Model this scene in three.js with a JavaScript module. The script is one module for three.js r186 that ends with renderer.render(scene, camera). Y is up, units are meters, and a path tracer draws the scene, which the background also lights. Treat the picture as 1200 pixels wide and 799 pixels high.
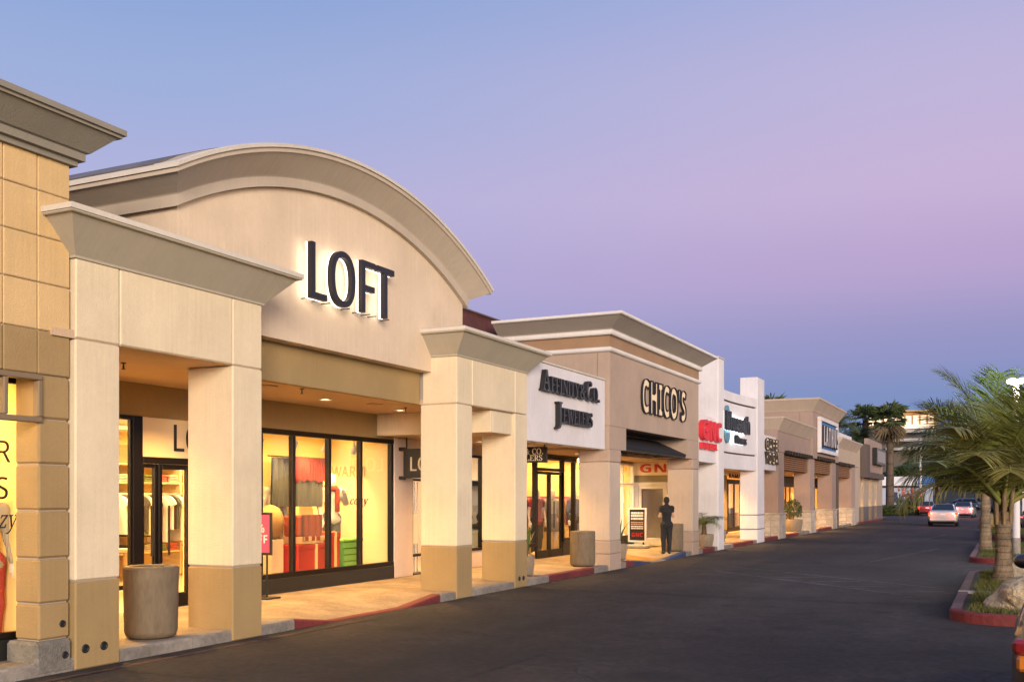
import * as THREE from 'three';
import { mergeGeometries } from 'three/addons/utils/BufferGeometryUtils.js';
import { RectAreaLightUniformsLib } from 'three/addons/lights/RectAreaLightUniformsLib.js';
import { TextGeometry } from 'three/addons/geometries/TextGeometry.js';
import { FontLoader } from 'three/addons/loaders/FontLoader.js';

// ------------------------------------------------------------------ camera, sky, sun, exposure
const scene = new THREE.Scene();
const camera = new THREE.PerspectiveCamera(36.83, 1200 / 799, 0.1, 2500);
camera.position.set(0, 1.7, 0);
camera.rotation.set(0, Math.atan(580 / 1200), 0);
camera.setViewOffset(1200, 799, 0, -182.5, 1200, 799);   // shift lens: verticals stay upright
camera.updateProjectionMatrix();

const renderer = new THREE.WebGLRenderer({ antialias: true });
renderer.toneMapping = THREE.LinearToneMapping;
renderer.toneMappingExposure = 1.0;
renderer.shadowMap.enabled = true;
RectAreaLightUniformsLib.init();

const lin = (r, g, b) => { const c = new THREE.Color(); c.setRGB(r / 255, g / 255, b / 255, THREE.SRGBColorSpace); return [c.r, c.g, c.b]; };
{ // dusk sky: blue overhead, a pink belt to the north, warm afterglow in the south west
  const stops = (list) => list.map(([e, r, g, b]) => [e, ...lin(r, g, b)]);
  const pink = stops([[-90, 84, 90, 112], [-1, 98, 122, 172], [0, 112, 139, 187], [5, 126, 146, 194], [8, 151, 151, 198], [12, 186, 165, 208], [16, 200, 179, 216], [21, 191, 181, 219], [27, 166, 175, 219], [45, 132, 157, 212], [90, 108, 138, 200]]);
  const blue = stops([[-90, 84, 90, 112], [-1, 140, 148, 194], [0, 142, 150, 197], [6, 154, 159, 206], [11, 174, 172, 216], [16, 178, 180, 221], [21, 158, 176, 220], [27, 136, 164, 215], [45, 122, 152, 210], [90, 108, 138, 200]]);
  const warm = stops([[-90, 84, 90, 112], [-1, 225, 160, 130], [0, 242, 178, 140], [8, 246, 200, 166], [18, 214, 184, 190], [30, 170, 170, 206], [50, 128, 152, 208], [90, 104, 134, 200]]);
  const at = (s, e) => { let k = 0; while (k < s.length - 2 && e > s[k + 1][0]) k++; const a = s[k], b = s[k + 1]; let t = Math.min(1, Math.max(0, (e - a[0]) / (b[0] - a[0]))); t = t * t * (3 - 2 * t) * 0.5 + t * 0.5; return [1, 2, 3].map(i => a[i] + (b[i] - a[i]) * t); };
  const ss = (a, b, x) => { const t = Math.min(1, Math.max(0, (x - a) / (b - a))); return t * t * (3 - 2 * t); };
  const W = 1024, H = 512, data = new Float32Array(W * H * 4);
  for (let j = 0; j < H; j++) for (let i = 0; i < W; i++) {
    const az = ((i + 0.5) / W - 0.5) * 2 * Math.PI, el = ((j + 0.5) / H - 0.5) * 180;
    const x = Math.cos(az), z = Math.sin(az);
    const fromNorth = Math.atan2(x, -z) * 180 / Math.PI;          // 0 along -z, negative to the west of the street front
    const toSun = Math.acos(Math.max(-1, Math.min(1, x * 0.66 + z * 0.75))) * 180 / Math.PI;
    const wp = ss(-48, 0, fromNorth), ww = 1 - ss(25, 115, toSun);
    const p = at(pink, el), b = at(blue, el), w = at(warm, el), o = (j * W + i) * 4;
    for (let k = 0; k < 3; k++) { const v = b[k] + (p[k] - b[k]) * wp; data[o + k] = v + (w[k] - v) * ww; }
    data[o + 3] = 1;
  }
  const sky = new THREE.DataTexture(data, W, H, THREE.RGBAFormat, THREE.FloatType);
  sky.mapping = THREE.EquirectangularReflectionMapping; sky.colorSpace = THREE.LinearSRGBColorSpace;
  sky.magFilter = sky.minFilter = THREE.LinearFilter; sky.wrapS = THREE.RepeatWrapping; sky.needsUpdate = true;
  scene.background = sky; scene.environment = sky;
}
const sun = new THREE.DirectionalLight(new THREE.Color().setRGB(1, 0.85, 0.72), 4.1);   // the last glow of the set sun, very soft
sun.position.set(70, 21, 70); sun.target.position.set(-6, 0, -30);
sun.castShadow = true; sun.shadow.radius = 45; sun.shadow.mapSize.set(2048, 2048);
Object.assign(sun.shadow.camera, { left: -90, right: 90, top: 60, bottom: -60, near: 1, far: 300 });
scene.add(sun, sun.target);

// ------------------------------------------------------------------ helpers
let seed = 20240607;
const rnd = () => { seed = (seed * 1664525 + 1013904223) >>> 0; return seed / 4294967296; };
const rr = (a, b) => a + (b - a) * rnd();
const fontCache = {};
for (const f of ['sans_bold', 'sans_regular', 'serif_bold', 'serif_regular']) fontCache[f] = await new FontLoader().loadAsync(`fonts/droid/droid_${f}.typeface.json`);

const taken = {};
function numbered(n) { taken[n] = (taken[n] ?? -1) + 1; return taken[n] ? `${n}_${String(taken[n]).padStart(3, '0')}` : n; }

// value noise that tiles, for textures
function tileNoise(n, cells, sd) {
  let s = sd >>> 0; const r = () => { s = (s * 1664525 + 1013904223) >>> 0; return s / 4294967296; };
  const g = Float32Array.from({ length: cells * cells }, r), out = new Float32Array(n * n);
  for (let j = 0; j < n; j++) for (let i = 0; i < n; i++) {
    const x = i / n * cells, y = j / n * cells, x0 = x | 0, y0 = y | 0; let u = x - x0, v = y - y0; u = u * u * (3 - 2 * u); v = v * v * (3 - 2 * v);
    const x1 = (x0 + 1) % cells, y1 = (y0 + 1) % cells;
    out[j * n + i] = (g[y0 * cells + x0] * (1 - u) + g[y0 * cells + x1] * u) * (1 - v) + (g[y1 * cells + x0] * (1 - u) + g[y1 * cells + x1] * u) * v;
  }
  return out;
}
function mixNoise(n, list, sd) { const out = new Float32Array(n * n); list.forEach(([c, w], k) => { const t = tileNoise(n, c, sd + k * 977); for (let i = 0; i < out.length; i++) out[i] += t[i] * w; }); return out; }
function tex(n, fn, size, srgb) {
  const d = new Uint8Array(n * n * 4);
  for (let i = 0; i < n * n; i++) { const c = fn(i, i % n, (i / n) | 0); for (let k = 0; k < 3; k++) d[i * 4 + k] = Math.max(0, Math.min(255, Math.round((c.length ? c[k] : c) * 255))); d[i * 4 + 3] = 255; }
  const t = new THREE.DataTexture(d, n, n, THREE.RGBAFormat); t.wrapS = t.wrapT = THREE.RepeatWrapping; t.magFilter = THREE.LinearFilter; t.minFilter = THREE.LinearMipmapLinearFilter; t.generateMipmaps = true;
  if (srgb) t.colorSpace = THREE.SRGBColorSpace; t.repeat.set(1 / size, 1 / size); t.needsUpdate = true; return t;
}
const nA = mixNoise(512, [[6, .45], [17, .25], [60, .18], [200, .12]], 11), nFine = mixNoise(512, [[90, .5], [256, .5]], 51);
const streak = (() => { const s = tileNoise(512, 128, 77), l = tileNoise(512, 8, 78), o = new Float32Array(512 * 512); for (let j = 0; j < 512; j++) for (let i = 0; i < 512; i++) o[j * 512 + i] = s[((j >> 5) % 512) * 512 + i] * l[j * 512 + i]; return o; })();
const T = {
  stucco: tex(512, i => 0.90 + 0.09 * nA[i] - 0.05 * streak[i], 3.1, true),
  stuccoBump: tex(512, i => nFine[i], 0.9),
  concrete: tex(512, i => { const v = 0.66 + 0.4 * (nA[i] - .2) + 0.12 * (nFine[i] - .5); return [v, v * 0.985, v * 0.96]; }, 2.3, true),
  asphalt: (() => { // worn paving over 22 m: aggregate, wheel polish running with the lane, oil drips, filled hairline cracks
    const n = 2048, a = mixNoise(1024, [[9, .4], [31, .3], [90, .3]], 301), f = mixNoise(1024, [[400, .5], [512, .5]], 302), w = tileNoise(1024, 48, 303), L = tileNoise(1024, 6, 304); let s = 99; const r = () => (s = (s * 16807) % 2147483647) / 2147483647;
    const spots = Array.from({ length: 260 }, () => [r() * n, r() * n, 4 + r() * r() * 34, .1 + r() * .28]), grid = new Float32Array(n * n);
    for (const [x, y, R, k] of spots) for (let j = -R | 0; j <= R; j++) for (let i = -R | 0; i <= R; i++) { const d = Math.hypot(i, j) / R; if (d < 1) { const q = ((y + j + n) % n | 0) * n + ((x + i + n) % n | 0); grid[q] = Math.max(grid[q], k * Math.min(1, (1 - d) * 2.2)); } }
    for (let c = 0; c < 16; c++) { let x = r() * n, y = r() * n, t = r() * 6.28; for (let k = 0; k < 700; k++) { t += (r() - .5) * .5; x += Math.cos(t); y += Math.sin(t); for (const o of [0, 1]) grid[((y + n * 4 | 0) % n) * n + ((x + o + n * 4 | 0) % n)] = .5; } }
    return tex(n, (i, x, y) => { const q = (y >> 1) * 1024 + (x >> 1), st = w[(((y >> 6) % 1024) * 1024) + (x >> 1)]; const v = 0.62 + 0.6 * (a[q] - .4) + 0.55 * (f[q] - .5) + .22 * (st - .5) + .25 * (L[q] - .5) - grid[i]; return [v, v * .98, v * .975]; }, 22, true); })(),
  asphaltBump: tex(512, i => nFine[i], 0.55),
  wood: (() => { const w = tileNoise(512, 64, 5), l = tileNoise(512, 4, 6); return tex(512, (i, x, y) => { const v = 0.7 + 0.3 * w[((y * 3) % 512) * 512 + (x >> 3)] - .1 * l[i]; return [v, v * .96, v * .9]; }, 1.1, true); })(),
  rock: (() => { const a = mixNoise(512, [[5, .5], [20, .3], [90, .2]], 401); return tex(512, i => { const v = 0.5 + 0.6 * a[i]; return [v, v * .96, v * .87]; }, 1.2, true); })(),
  bark: (() => { const a = mixNoise(512, [[9, .4], [40, .3], [140, .3]], 501); return tex(512, (i, x, y) => { const ring = Math.abs(Math.sin(y / 512 * Math.PI * 9 + a[i] * 1.3)); const v = 0.5 + 0.5 * a[i] - (ring < .16 ? .22 : 0); return [v, v * .93, v * .84]; }, 1.0, true); })(),
  knit: tex(256, (i, x, y) => 0.6 + 0.4 * Math.abs(Math.sin(x * Math.PI / 8)) * Math.abs(Math.sin((y + (x % 16 < 8 ? 4 : 0)) * Math.PI / 8)), 0.35, true),
};
const C = (r, g, b) => new THREE.Color().setRGB(r, g, b);
function mat(r, g, b, o = {}) { return new THREE.MeshStandardMaterial({ color: C(r, g, b), roughness: 0.85, ...o }); }
const stucco = (r, g, b, o) => mat(r, g, b, { map: T.stucco, bumpMap: T.stuccoBump, bumpScale: 0.0035, roughness: .92, ...o });
const M = {
  cream: stucco(.79, .67, .46), creamLoft: stucco(.76, .61, .44), taupe: stucco(.38, .265, .115), nearTan: stucco(.70, .49, .235), nearTaupe: stucco(.38, .26, .115),
  grey: stucco(.27, .25, .205), canopyGrey: stucco(.50, .45, .35), capGrey: stucco(.68, .63, .54), archGrey: stucco(.55, .47, .37), darkMetal: mat(.035, .028, .022, { roughness: .45, metalness: .4 }),
  roofMetal: mat(.30, .26, .24, { roughness: .55, metalness: .3, map: T.concrete }),
  white: stucco(.78, .745, .75), whiteWarm: stucco(.80, .76, .72), chico: stucco(.46, .345, .265), chicoBand: stucco(.36, .225, .13), chicoFlare: stucco(.40, .35, .30),
  tan: stucco(.40, .29, .235), tanLight: stucco(.56, .45, .35), endTan: stucco(.52, .42, .31), brown: stucco(.13, .10, .085), greyDado: stucco(.17, .15, .14),
  red: mat(.17, .05, .035, { roughness: .7, map: T.concrete }), soffit: stucco(.62, .45, .29), pinkWall: stucco(.72, .60, .52),
  concrete: mat(.50, .46, .41, { map: T.concrete, bumpMap: T.stuccoBump, bumpScale: .004, roughness: .9 }), plinth: mat(.36, .345, .31, { map: T.concrete, bumpMap: T.stuccoBump, bumpScale: .012 }),
  walk: mat(.44, .35, .26, { map: T.concrete, bumpMap: T.stuccoBump, bumpScale: .002, roughness: .8 }), kerb: mat(.42, .39, .35, { map: T.concrete, bumpMap: T.stuccoBump, bumpScale: .01 }),
  kerbRed: mat(.26, .035, .035, { map: T.concrete, bumpMap: T.stuccoBump, bumpScale: .008, roughness: .75 }), kerbBlue: mat(.04, .08, .24, { map: T.concrete }), yellowPad: mat(.55, .30, .04, { map: T.concrete }),
  asphalt: mat(.046, .0385, .0375, { map: T.asphalt, bumpMap: T.asphaltBump, bumpScale: .012, roughness: .82 }), asphaltDark: mat(.031, .026, .026, { map: T.asphalt, bumpMap: T.asphaltBump, bumpScale: .01, roughness: .8 }),
  paint: mat(.13, .13, .14, { map: T.asphalt }), bin: mat(.27, .21, .135, { map: T.concrete, bumpMap: T.stuccoBump, bumpScale: .003, roughness: .75 }), binInside: mat(.16, .145, .12),
  frame: mat(.012, .009, .007, { roughness: .4, metalness: .5 }), frameBrown: mat(.20, .145, .085, { roughness: .6 }),
  glass: new THREE.MeshPhysicalMaterial({ color: C(.97, .97, .95), transmission: 1, thickness: 0, roughness: 0.02, ior: 1.45 }),
  interior: mat(.82, .64, .34), interiorFloor: mat(.45, .33, .2, { roughness: .4 }), interiorCeil: mat(.75, .68, .55), display: mat(.88, .66, .25),
  black: mat(.012, .012, .012, { roughness: .5 }), letter: mat(.013, .012, .016, { roughness: .45 }), slat: mat(.46, .25, .12, { map: T.wood, roughness: .7 }),
  limestone: mat(.85, .76, .65, { map: T.concrete, bumpMap: T.stuccoBump, bumpScale: .01 }), mortar: mat(.36, .31, .26),
};
const glow = (r, g, b, s) => new THREE.MeshStandardMaterial({ color: C(.8, .8, .8), emissive: C(r, g, b), emissiveIntensity: s, roughness: .6 });

// metric uv from position and face direction
function metric(g) {
  g = g.index ? g.toNonIndexed() : g; if (!g.attributes.normal) g.computeVertexNormals();
  const p = g.attributes.position, n = g.attributes.normal, uv = new Float32Array(p.count * 2);
  for (let t = 0; t < p.count; t += 3) {
    let a = 0, b = 0, c = 0; for (let k = 0; k < 3; k++) { a += Math.abs(n.getX(t + k)); b += Math.abs(n.getY(t + k)); c += Math.abs(n.getZ(t + k)); }
    for (let k = 0; k < 3; k++) { const i = t + k, x = p.getX(i), y = p.getY(i), z = p.getZ(i); const [u, v] = b > a && b > c ? [x, z] : a > c ? [z + 3.3, y] : [x, y]; uv[i * 2] = u; uv[i * 2 + 1] = v; }
  }
  g.setAttribute('uv', new THREE.BufferAttribute(uv, 2)); return g;
}
const merge = (list) => { const l = list.flat().map(g => { g = g.index ? g.toNonIndexed() : g; for (const k of Object.keys(g.attributes)) if (!['position', 'normal', 'uv'].includes(k)) g.deleteAttribute(k); return g; }); return l.length === 1 ? l[0] : mergeGeometries(l); };
// a box with chamfered edges: x0..x1, y0..y1, z0..z1
function box(x0, x1, y0, y1, z0, z1, r = 0.012) {
  if (x1 < x0) [x0, x1] = [x1, x0]; if (y1 < y0) [y0, y1] = [y1, y0]; if (z1 < z0) [z0, z1] = [z1, z0];
  r = Math.min(r, (x1 - x0) * .3, (y1 - y0) * .3, (z1 - z0) * .3);
  const c = [(x0 + x1) / 2, (y0 + y1) / 2, (z0 + z1) / 2], h = [(x1 - x0) / 2, (y1 - y0) / 2, (z1 - z0) / 2], pos = [];
  const V = (s, ax) => [0, 1, 2].map(k => s[k] * (k === ax ? h[k] : h[k] - r));
  const tri = (a, b, d) => { const e = [b[0] - a[0], b[1] - a[1], b[2] - a[2]], f = [d[0] - a[0], d[1] - a[1], d[2] - a[2]]; const n = [e[1] * f[2] - e[2] * f[1], e[2] * f[0] - e[0] * f[2], e[0] * f[1] - e[1] * f[0]]; const out = n[0] * (a[0] + b[0] + d[0]) + n[1] * (a[1] + b[1] + d[1]) + n[2] * (a[2] + b[2] + d[2]); for (const q of out < 0 ? [a, d, b] : [a, b, d]) pos.push(q[0] + c[0], q[1] + c[1], q[2] + c[2]); };
  const quad = (a, b, d, e) => { tri(a, b, d); tri(a, d, e); };
  for (let ax = 0; ax < 3; ax++) {
    const [u, v] = [(ax + 1) % 3, (ax + 2) % 3];
    for (const s of [-1, 1]) { const P = (a, b) => { const k = [0, 0, 0]; k[ax] = s; k[u] = a; k[v] = b; return V(k, ax); }; quad(P(-1, -1), P(1, -1), P(1, 1), P(-1, 1)); }
    for (const su of [-1, 1]) for (const sv of [-1, 1]) { const P = (w, a) => { const k = [0, 0, 0]; k[ax] = w; k[u] = su; k[v] = sv; return V(k, a); }; quad(P(-1, u), P(1, u), P(1, v), P(-1, v)); }
  }
  for (const a of [-1, 1]) for (const b of [-1, 1]) for (const d of [-1, 1]) tri(V([a, b, d], 0), V([a, b, d], 1), V([a, b, d], 2));
  const g = new THREE.BufferGeometry(); g.setAttribute('position', new THREE.Float32BufferAttribute(pos, 3)); g.computeVertexNormals(); return metric(g);
}
function fromTris(pos) { const g = new THREE.BufferGeometry(); g.setAttribute('position', new THREE.Float32BufferAttribute(pos, 3)); g.computeVertexNormals(); return metric(g); }
// cornice: profile [[out, y]...] swept with mitres along a plan path [[x, z]...]; walking with +x, outward is +z
function cornice(path, profile) {
  const n = path.length, nor = [];
  for (let i = 0; i < n - 1; i++) { const dx = path[i + 1][0] - path[i][0], dz = path[i + 1][1] - path[i][1], l = Math.hypot(dx, dz); nor.push([-dz / l, dx / l]); }
  const rings = path.map((p, i) => { const a = nor[Math.max(0, i - 1)], b = nor[Math.min(n - 2, i)]; const k = 1 + a[0] * b[0] + a[1] * b[1]; const m = i === 0 || i === n - 1 ? (i ? a : b) : [(a[0] + b[0]) / k, (a[1] + b[1]) / k]; return profile.map(([o, y]) => [p[0] + m[0] * o, y, p[1] + m[1] * o]); });
  return ringSweep(rings);
}
function ringSweep(rings, caps = true) {   // rings of the same length, closed round the ring
  const pos = [], K = rings[0].length;
  for (let i = 0; i < rings.length - 1; i++) for (let k = 0; k < K; k++) { const a = rings[i][k], b = rings[i + 1][k], c = rings[i + 1][(k + 1) % K], d = rings[i][(k + 1) % K]; pos.push(...a, ...b, ...c, ...a, ...c, ...d); }
  if (caps) for (const [r, flip] of [[rings[0], 1], [rings.at(-1), 0]]) {
    // flat polygon fan by ear clipping in its own plane
    const o = r[0], e = r.reduce((m, q) => { const v = [q[0] - o[0], q[1] - o[1], q[2] - o[2]]; return Math.hypot(v[0], v[2]) > Math.hypot(m[0], m[2]) ? v : m; }, [0, 0, 0]), l = Math.hypot(e[0], e[2]) || 1;
    const f = THREE.ShapeUtils.triangulateShape(r.map(q => new THREE.Vector2(((q[0] - o[0]) * e[0] + (q[2] - o[2]) * e[2]) / l, q[1])), []);
    for (const t of f) for (const k of flip ? t : [t[0], t[2], t[1]]) pos.push(...r[k]);
  }
  return fromTris(pos);
}
function tube(pts, r, seg = 8, n = 24) { return new THREE.TubeGeometry(pts.length === 2 ? new THREE.LineCurve3(pts[0], pts[1]) : new THREE.CatmullRomCurve3(pts), pts.length === 2 ? 1 : n, r, seg, false); }
const V3 = (x, y, z) => new THREE.Vector3(x, y, z);
function lathe(prof, seg = 40) { return new THREE.LatheGeometry(prof.map(p => new THREE.Vector2(...p)), seg); }
function at(g, x, y, z, ry = 0) { if (ry) g.rotateY(ry); g.translate(x, y, z); return g; }
function part(name, geos, m, parent) {
  const o = new THREE.Mesh(merge([geos]), m); o.name = name; o.castShadow = o.receiveShadow = true; parent.add(o); return o;
}
// a thing; front = true uses the shop-front axes: x along the street away from the camera, y up, z towards the street (world x)
function thing(name, label, category, o = {}) {
  const g = new THREE.Group(); g.name = numbered(name); g.userData = { label, category, ...(o.group ? { group: o.group } : {}), ...(o.kind ? { kind: o.kind } : {}) };
  if (o.kind === 'structure') delete g.userData.category;
  if (o.front !== false) g.rotation.y = Math.PI / 2;
  scene.add(g); return g;
}
function rebase(g) {   // move the group's origin to the middle of its foot
  const b = new THREE.Box3(); for (const c of g.children) c.traverse(q => { if (q.isMesh) { q.geometry.computeBoundingBox(); const bb = q.geometry.boundingBox.clone(); q.updateMatrix(); bb.applyMatrix4(q.matrix); b.union(bb); } });
  const m = V3((b.min.x + b.max.x) / 2, b.min.y, (b.min.z + b.max.z) / 2); for (const c of g.children) c.position.sub(m);
  g.position.add(m.applyEuler(g.rotation)); return g;
}
function one(name, label, category, geos, m, o = {}) {   // a thing that is a single mesh
  const mesh = new THREE.Mesh(merge([geos]), m); mesh.name = numbered(name); mesh.castShadow = mesh.receiveShadow = true;
  mesh.userData = { label, category, ...(o.group ? { group: o.group } : {}) }; if (o.front !== false) mesh.rotation.y = Math.PI / 2;
  mesh.geometry.computeBoundingBox(); const b = mesh.geometry.boundingBox, m0 = V3((b.min.x + b.max.x) / 2, b.min.y, (b.min.z + b.max.z) / 2); mesh.geometry.translate(-m0.x, -m0.y, -m0.z); mesh.position.copy(m0.applyEuler(mesh.rotation));
  scene.add(mesh); return mesh;
}
function ground(name, geos, m, front = true) { const o = new THREE.Mesh(merge([geos]), m); o.name = numbered(name); o.receiveShadow = true; o.castShadow = true; o.userData = { kind: 'structure' }; if (front) o.rotation.y = Math.PI / 2; scene.add(o); return o; }
// letters as separate geometries, starting at x, base line y, back at z
function letters(text, font, size, depth, x, y, z, o = {}) {
  const f = fontCache[font], k = size / f.data.resolution, sx = o.sx ?? 1, out = []; let cx = 0;
  for (const ch of text) {
    const gl = f.data.glyphs[ch] ?? f.data.glyphs['?']; if (ch !== ' ') { const g = new TextGeometry(ch, { font: f, size, depth, curveSegments: o.curve ?? 5, bevelEnabled: !!o.bevel, bevelSize: o.bevel ?? 0, bevelThickness: o.bevel ? .005 : 0, bevelSegments: 1 }); g.scale(sx, 1, 1); g.translate(x + cx * sx, y, z); out.push({ ch, g }); }
    cx += gl.ha * k + (o.gap ?? 0);
  }
  out.width = cx * sx; return out;
}
const widthOf = (text, font, size, sx = 1, gap = 0) => [...text].reduce((s, ch) => s + (fontCache[font].data.glyphs[ch] ?? fontCache[font].data.glyphs['?']).ha * size / fontCache[font].data.resolution + gap, 0) * sx;
const front = (d, y, x) => V3(x, y, -d);   // shop-front axes to world
function rectLight(color, intensity, w, h, pos, look) { const l = new THREE.RectAreaLight(color, intensity, w, h); l.position.copy(pos); if (Math.abs(look.y - pos.y) > 1) l.up.set(1, 0, 0); l.lookAt(look); scene.add(l); return l; }
const WARM = C(1, .66, .25), WARMER = C(1, .55, .165);
// ------------------------------------------------------------------ ground, pavement, kerbs
{
  const g = new THREE.PlaneGeometry(1600, 1600, 8, 8); g.rotateX(-Math.PI / 2); g.translate(0, 0, -300);
  ground('car_park', metric(g), M.asphalt, false);
}
const WALK = 0.13, KX = -8.22, SX = -10.7;
const ramps = [[10.6, 11.5, 13.3, 14.35], [23.9, 25.3, 26.5, 28.4]];
const dip = (d) => Math.max(0, ...ramps.map(([a, b, c, e]) => d <= a || d >= e ? 0 : d < b ? (d - a) / (b - a) : d > c ? (e - d) / (e - c) : 1));
const kerbTop = (d) => WALK - 0.115 * dip(d);
{ // pavement sheet with its dropped kerbs
  const ds = [...new Set([-4, 0, 4, 8, ...ramps.flat(), 16, 18, 20, 22, 30, 34, 38, 44, 50, 56, 62, 70, 84])].sort((a, b) => a - b), xs = [KX - .15, KX - .7, KX - 1.3, SX - .2], pos = [];
  const y = (d, x) => WALK - (WALK - kerbTop(d)) * Math.max(0, Math.min(1, (x - (KX - 1.3)) / 1.15));
  for (let i = 0; i < ds.length - 1; i++) for (let k = 0; k < xs.length - 1; k++) { const q = (d, x) => [d, y(d, x), x]; const a = q(ds[i], xs[k]), b = q(ds[i + 1], xs[k]), c = q(ds[i + 1], xs[k + 1]), e = q(ds[i], xs[k + 1]); pos.push(...a, ...b, ...c, ...a, ...c, ...e); }
  ground('pavement', fromTris(pos), M.walk);
  // kerb stones
  const kg = thing('kerb', '', '', { kind: 'structure' }); delete kg.userData.label;
  const seg = (d0, d1, m) => { const h0 = kerbTop(d0) + .004, h1 = kerbTop(d1) + .004, ring = (d, h) => [[d, -.1, KX - .16], [d, -.1, KX], [d, h - .03, KX + .0], [d, h - .008, KX - .012], [d, h, KX - .035], [d, h, KX - .16]]; part('kerb_stone', ringSweep([ring(d0, h0), ring(d1, h1)]), m, kg); };
  for (let d = -4; d < 10.5; d += 1.825) seg(d + .004, d + 1.821, M.kerb);
  seg(10.604, 11.5, M.kerbRed); seg(11.5, 13.3, M.kerbRed); seg(13.3, 14.35, M.kerbRed);
  seg(14.354, 16.2, M.kerb); seg(16.204, 18.7, M.kerb); seg(18.704, 21.2, M.kerbRed); seg(21.204, 23.3, M.kerb); seg(23.304, 23.9, M.kerbRed); seg(23.904, 25.3, M.kerbBlue); seg(25.3, 26.5, M.kerb); seg(26.5, 28.4, M.kerbBlue);
  for (const [a, b, m] of [[28.404, 30.2, M.kerb], [30.204, 31.6, M.kerbRed], [31.604, 34, M.kerb], [34.004, 37, M.kerbRed], [37.004, 39, M.kerb], [39.004, 46, M.kerbRed], [46.004, 51, M.kerb], [51.004, 58, M.kerbRed], [58.004, 66, M.kerb], [66.004, 80, M.kerbRed]]) seg(a, b, m);
  const pad = []; { const q = (d, x) => [d, y(d, x) + .006, x]; const a = q(25.3, KX - .7), b = q(26.5, KX - .7), c = q(26.5, KX - .17), e = q(25.3, KX - .17), f = q(25.3, KX - 1.3), h = q(26.5, KX - 1.3); pos.length = 0; pad.push(...a, ...b, ...c, ...a, ...c, ...e, ...f, ...h, ...b, ...f, ...b, ...a); }
  ground('ramp_pad', fromTris(pad), M.yellowPad);
}
{ // worn paint, seams and patches on the asphalt, each a thin sheet
  const sheet = (pts, y) => { const pos = [], f = THREE.ShapeUtils.triangulateShape(pts.map(p => new THREE.Vector2(p[0], p[1])), []); for (const t of f) { const a = pts[t[0]], b = pts[t[1]], c = pts[t[2]]; const cr = (b[0] - a[0]) * (c[1] - a[1]) - (b[1] - a[1]) * (c[0] - a[0]); for (const q of cr > 0 ? [a, c, b] : [a, b, c]) pos.push(q[0], y, -q[1]); } return fromTris(pos.map((v, i) => v)); };
  const line = (x0, d0, x1, d1, w, y = .005) => { const l = Math.hypot(x1 - x0, d1 - d0), nx = -(d1 - d0) / l * w / 2, nd = (x1 - x0) / l * w / 2; return sheet([[x0 + nx, d0 + nd], [x1 + nx, d1 + nd], [x1 - nx, d1 - nd], [x0 - nx, d0 - nd]], y); };
  // patched strips across the drive
  const wob = (x0, x1, d, w, s) => { const a = [], b = []; for (let i = 0; i <= 12; i++) { const x = x0 + (x1 - x0) * i / 12; a.push([x, d + Math.sin(i * 1.7 + s) * .05]); b.unshift([x, d + w + Math.sin(i * 2.3 + s) * .05]); } return sheet([...a, ...b], .004); };
  ground('asphalt_patch', wob(-8.1, -0.9, 17.2, .55, 1), M.asphaltDark, false);
  ground('asphalt_patch', wob(-8.1, -1.1, 40, .9, 4), M.asphaltDark, false);
  ground('asphalt_patch', sheet([[-8.1, 7.3], [-4.6, 7.5], [-4.5, 10.2], [-8.1, 10.1]], .004), M.asphaltDark, false);
  ground('gutter_strip', sheet([[-7.98, -3], [-7.9, -3], [-7.9, 12], [-7.98, 12]], .008), mat(.10, .045, .04, { map: T.asphalt }), false);
  const hatch = [line(-6.24, 24.9, -1.2, 20.6, .1), line(-6.0, 23.1, -1.6, 18.9, .1)];
  for (let k = 0; k < 6; k++) { const t = k / 5.3; hatch.push(line(-6.1 + 4.5 * t, 23.4 - 4.3 * t, -5.2 + 4.5 * t, 23.9 - 4.2 * t, .08, .0055)); }
  ground('road_marking', hatch, M.paint, false);
  for (const [x0, d0, x1, d1] of [[-3.2, 28, -2.0, 36], [-2.9, 44, -2.4, 50]]) ground('road_marking', line(x0, d0, x1, d1, .09), M.paint, false);
  // cracks
  for (let c = 0; c < 9; c++) { let x = rr(-7.5, -1.4), d = rr(10, 40); const pts = [[x, d]]; for (let k = 0; k < 9; k++) { x += rr(-.1, .35); d += rr(-.35, .3); pts.push([x, d]); } ground('asphalt_crack', pts.slice(1).map((p, i) => line(pts[i][0], pts[i][1], p[0], p[1], .018, .006)), mat(.018, .017, .018), false); }
}

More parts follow.
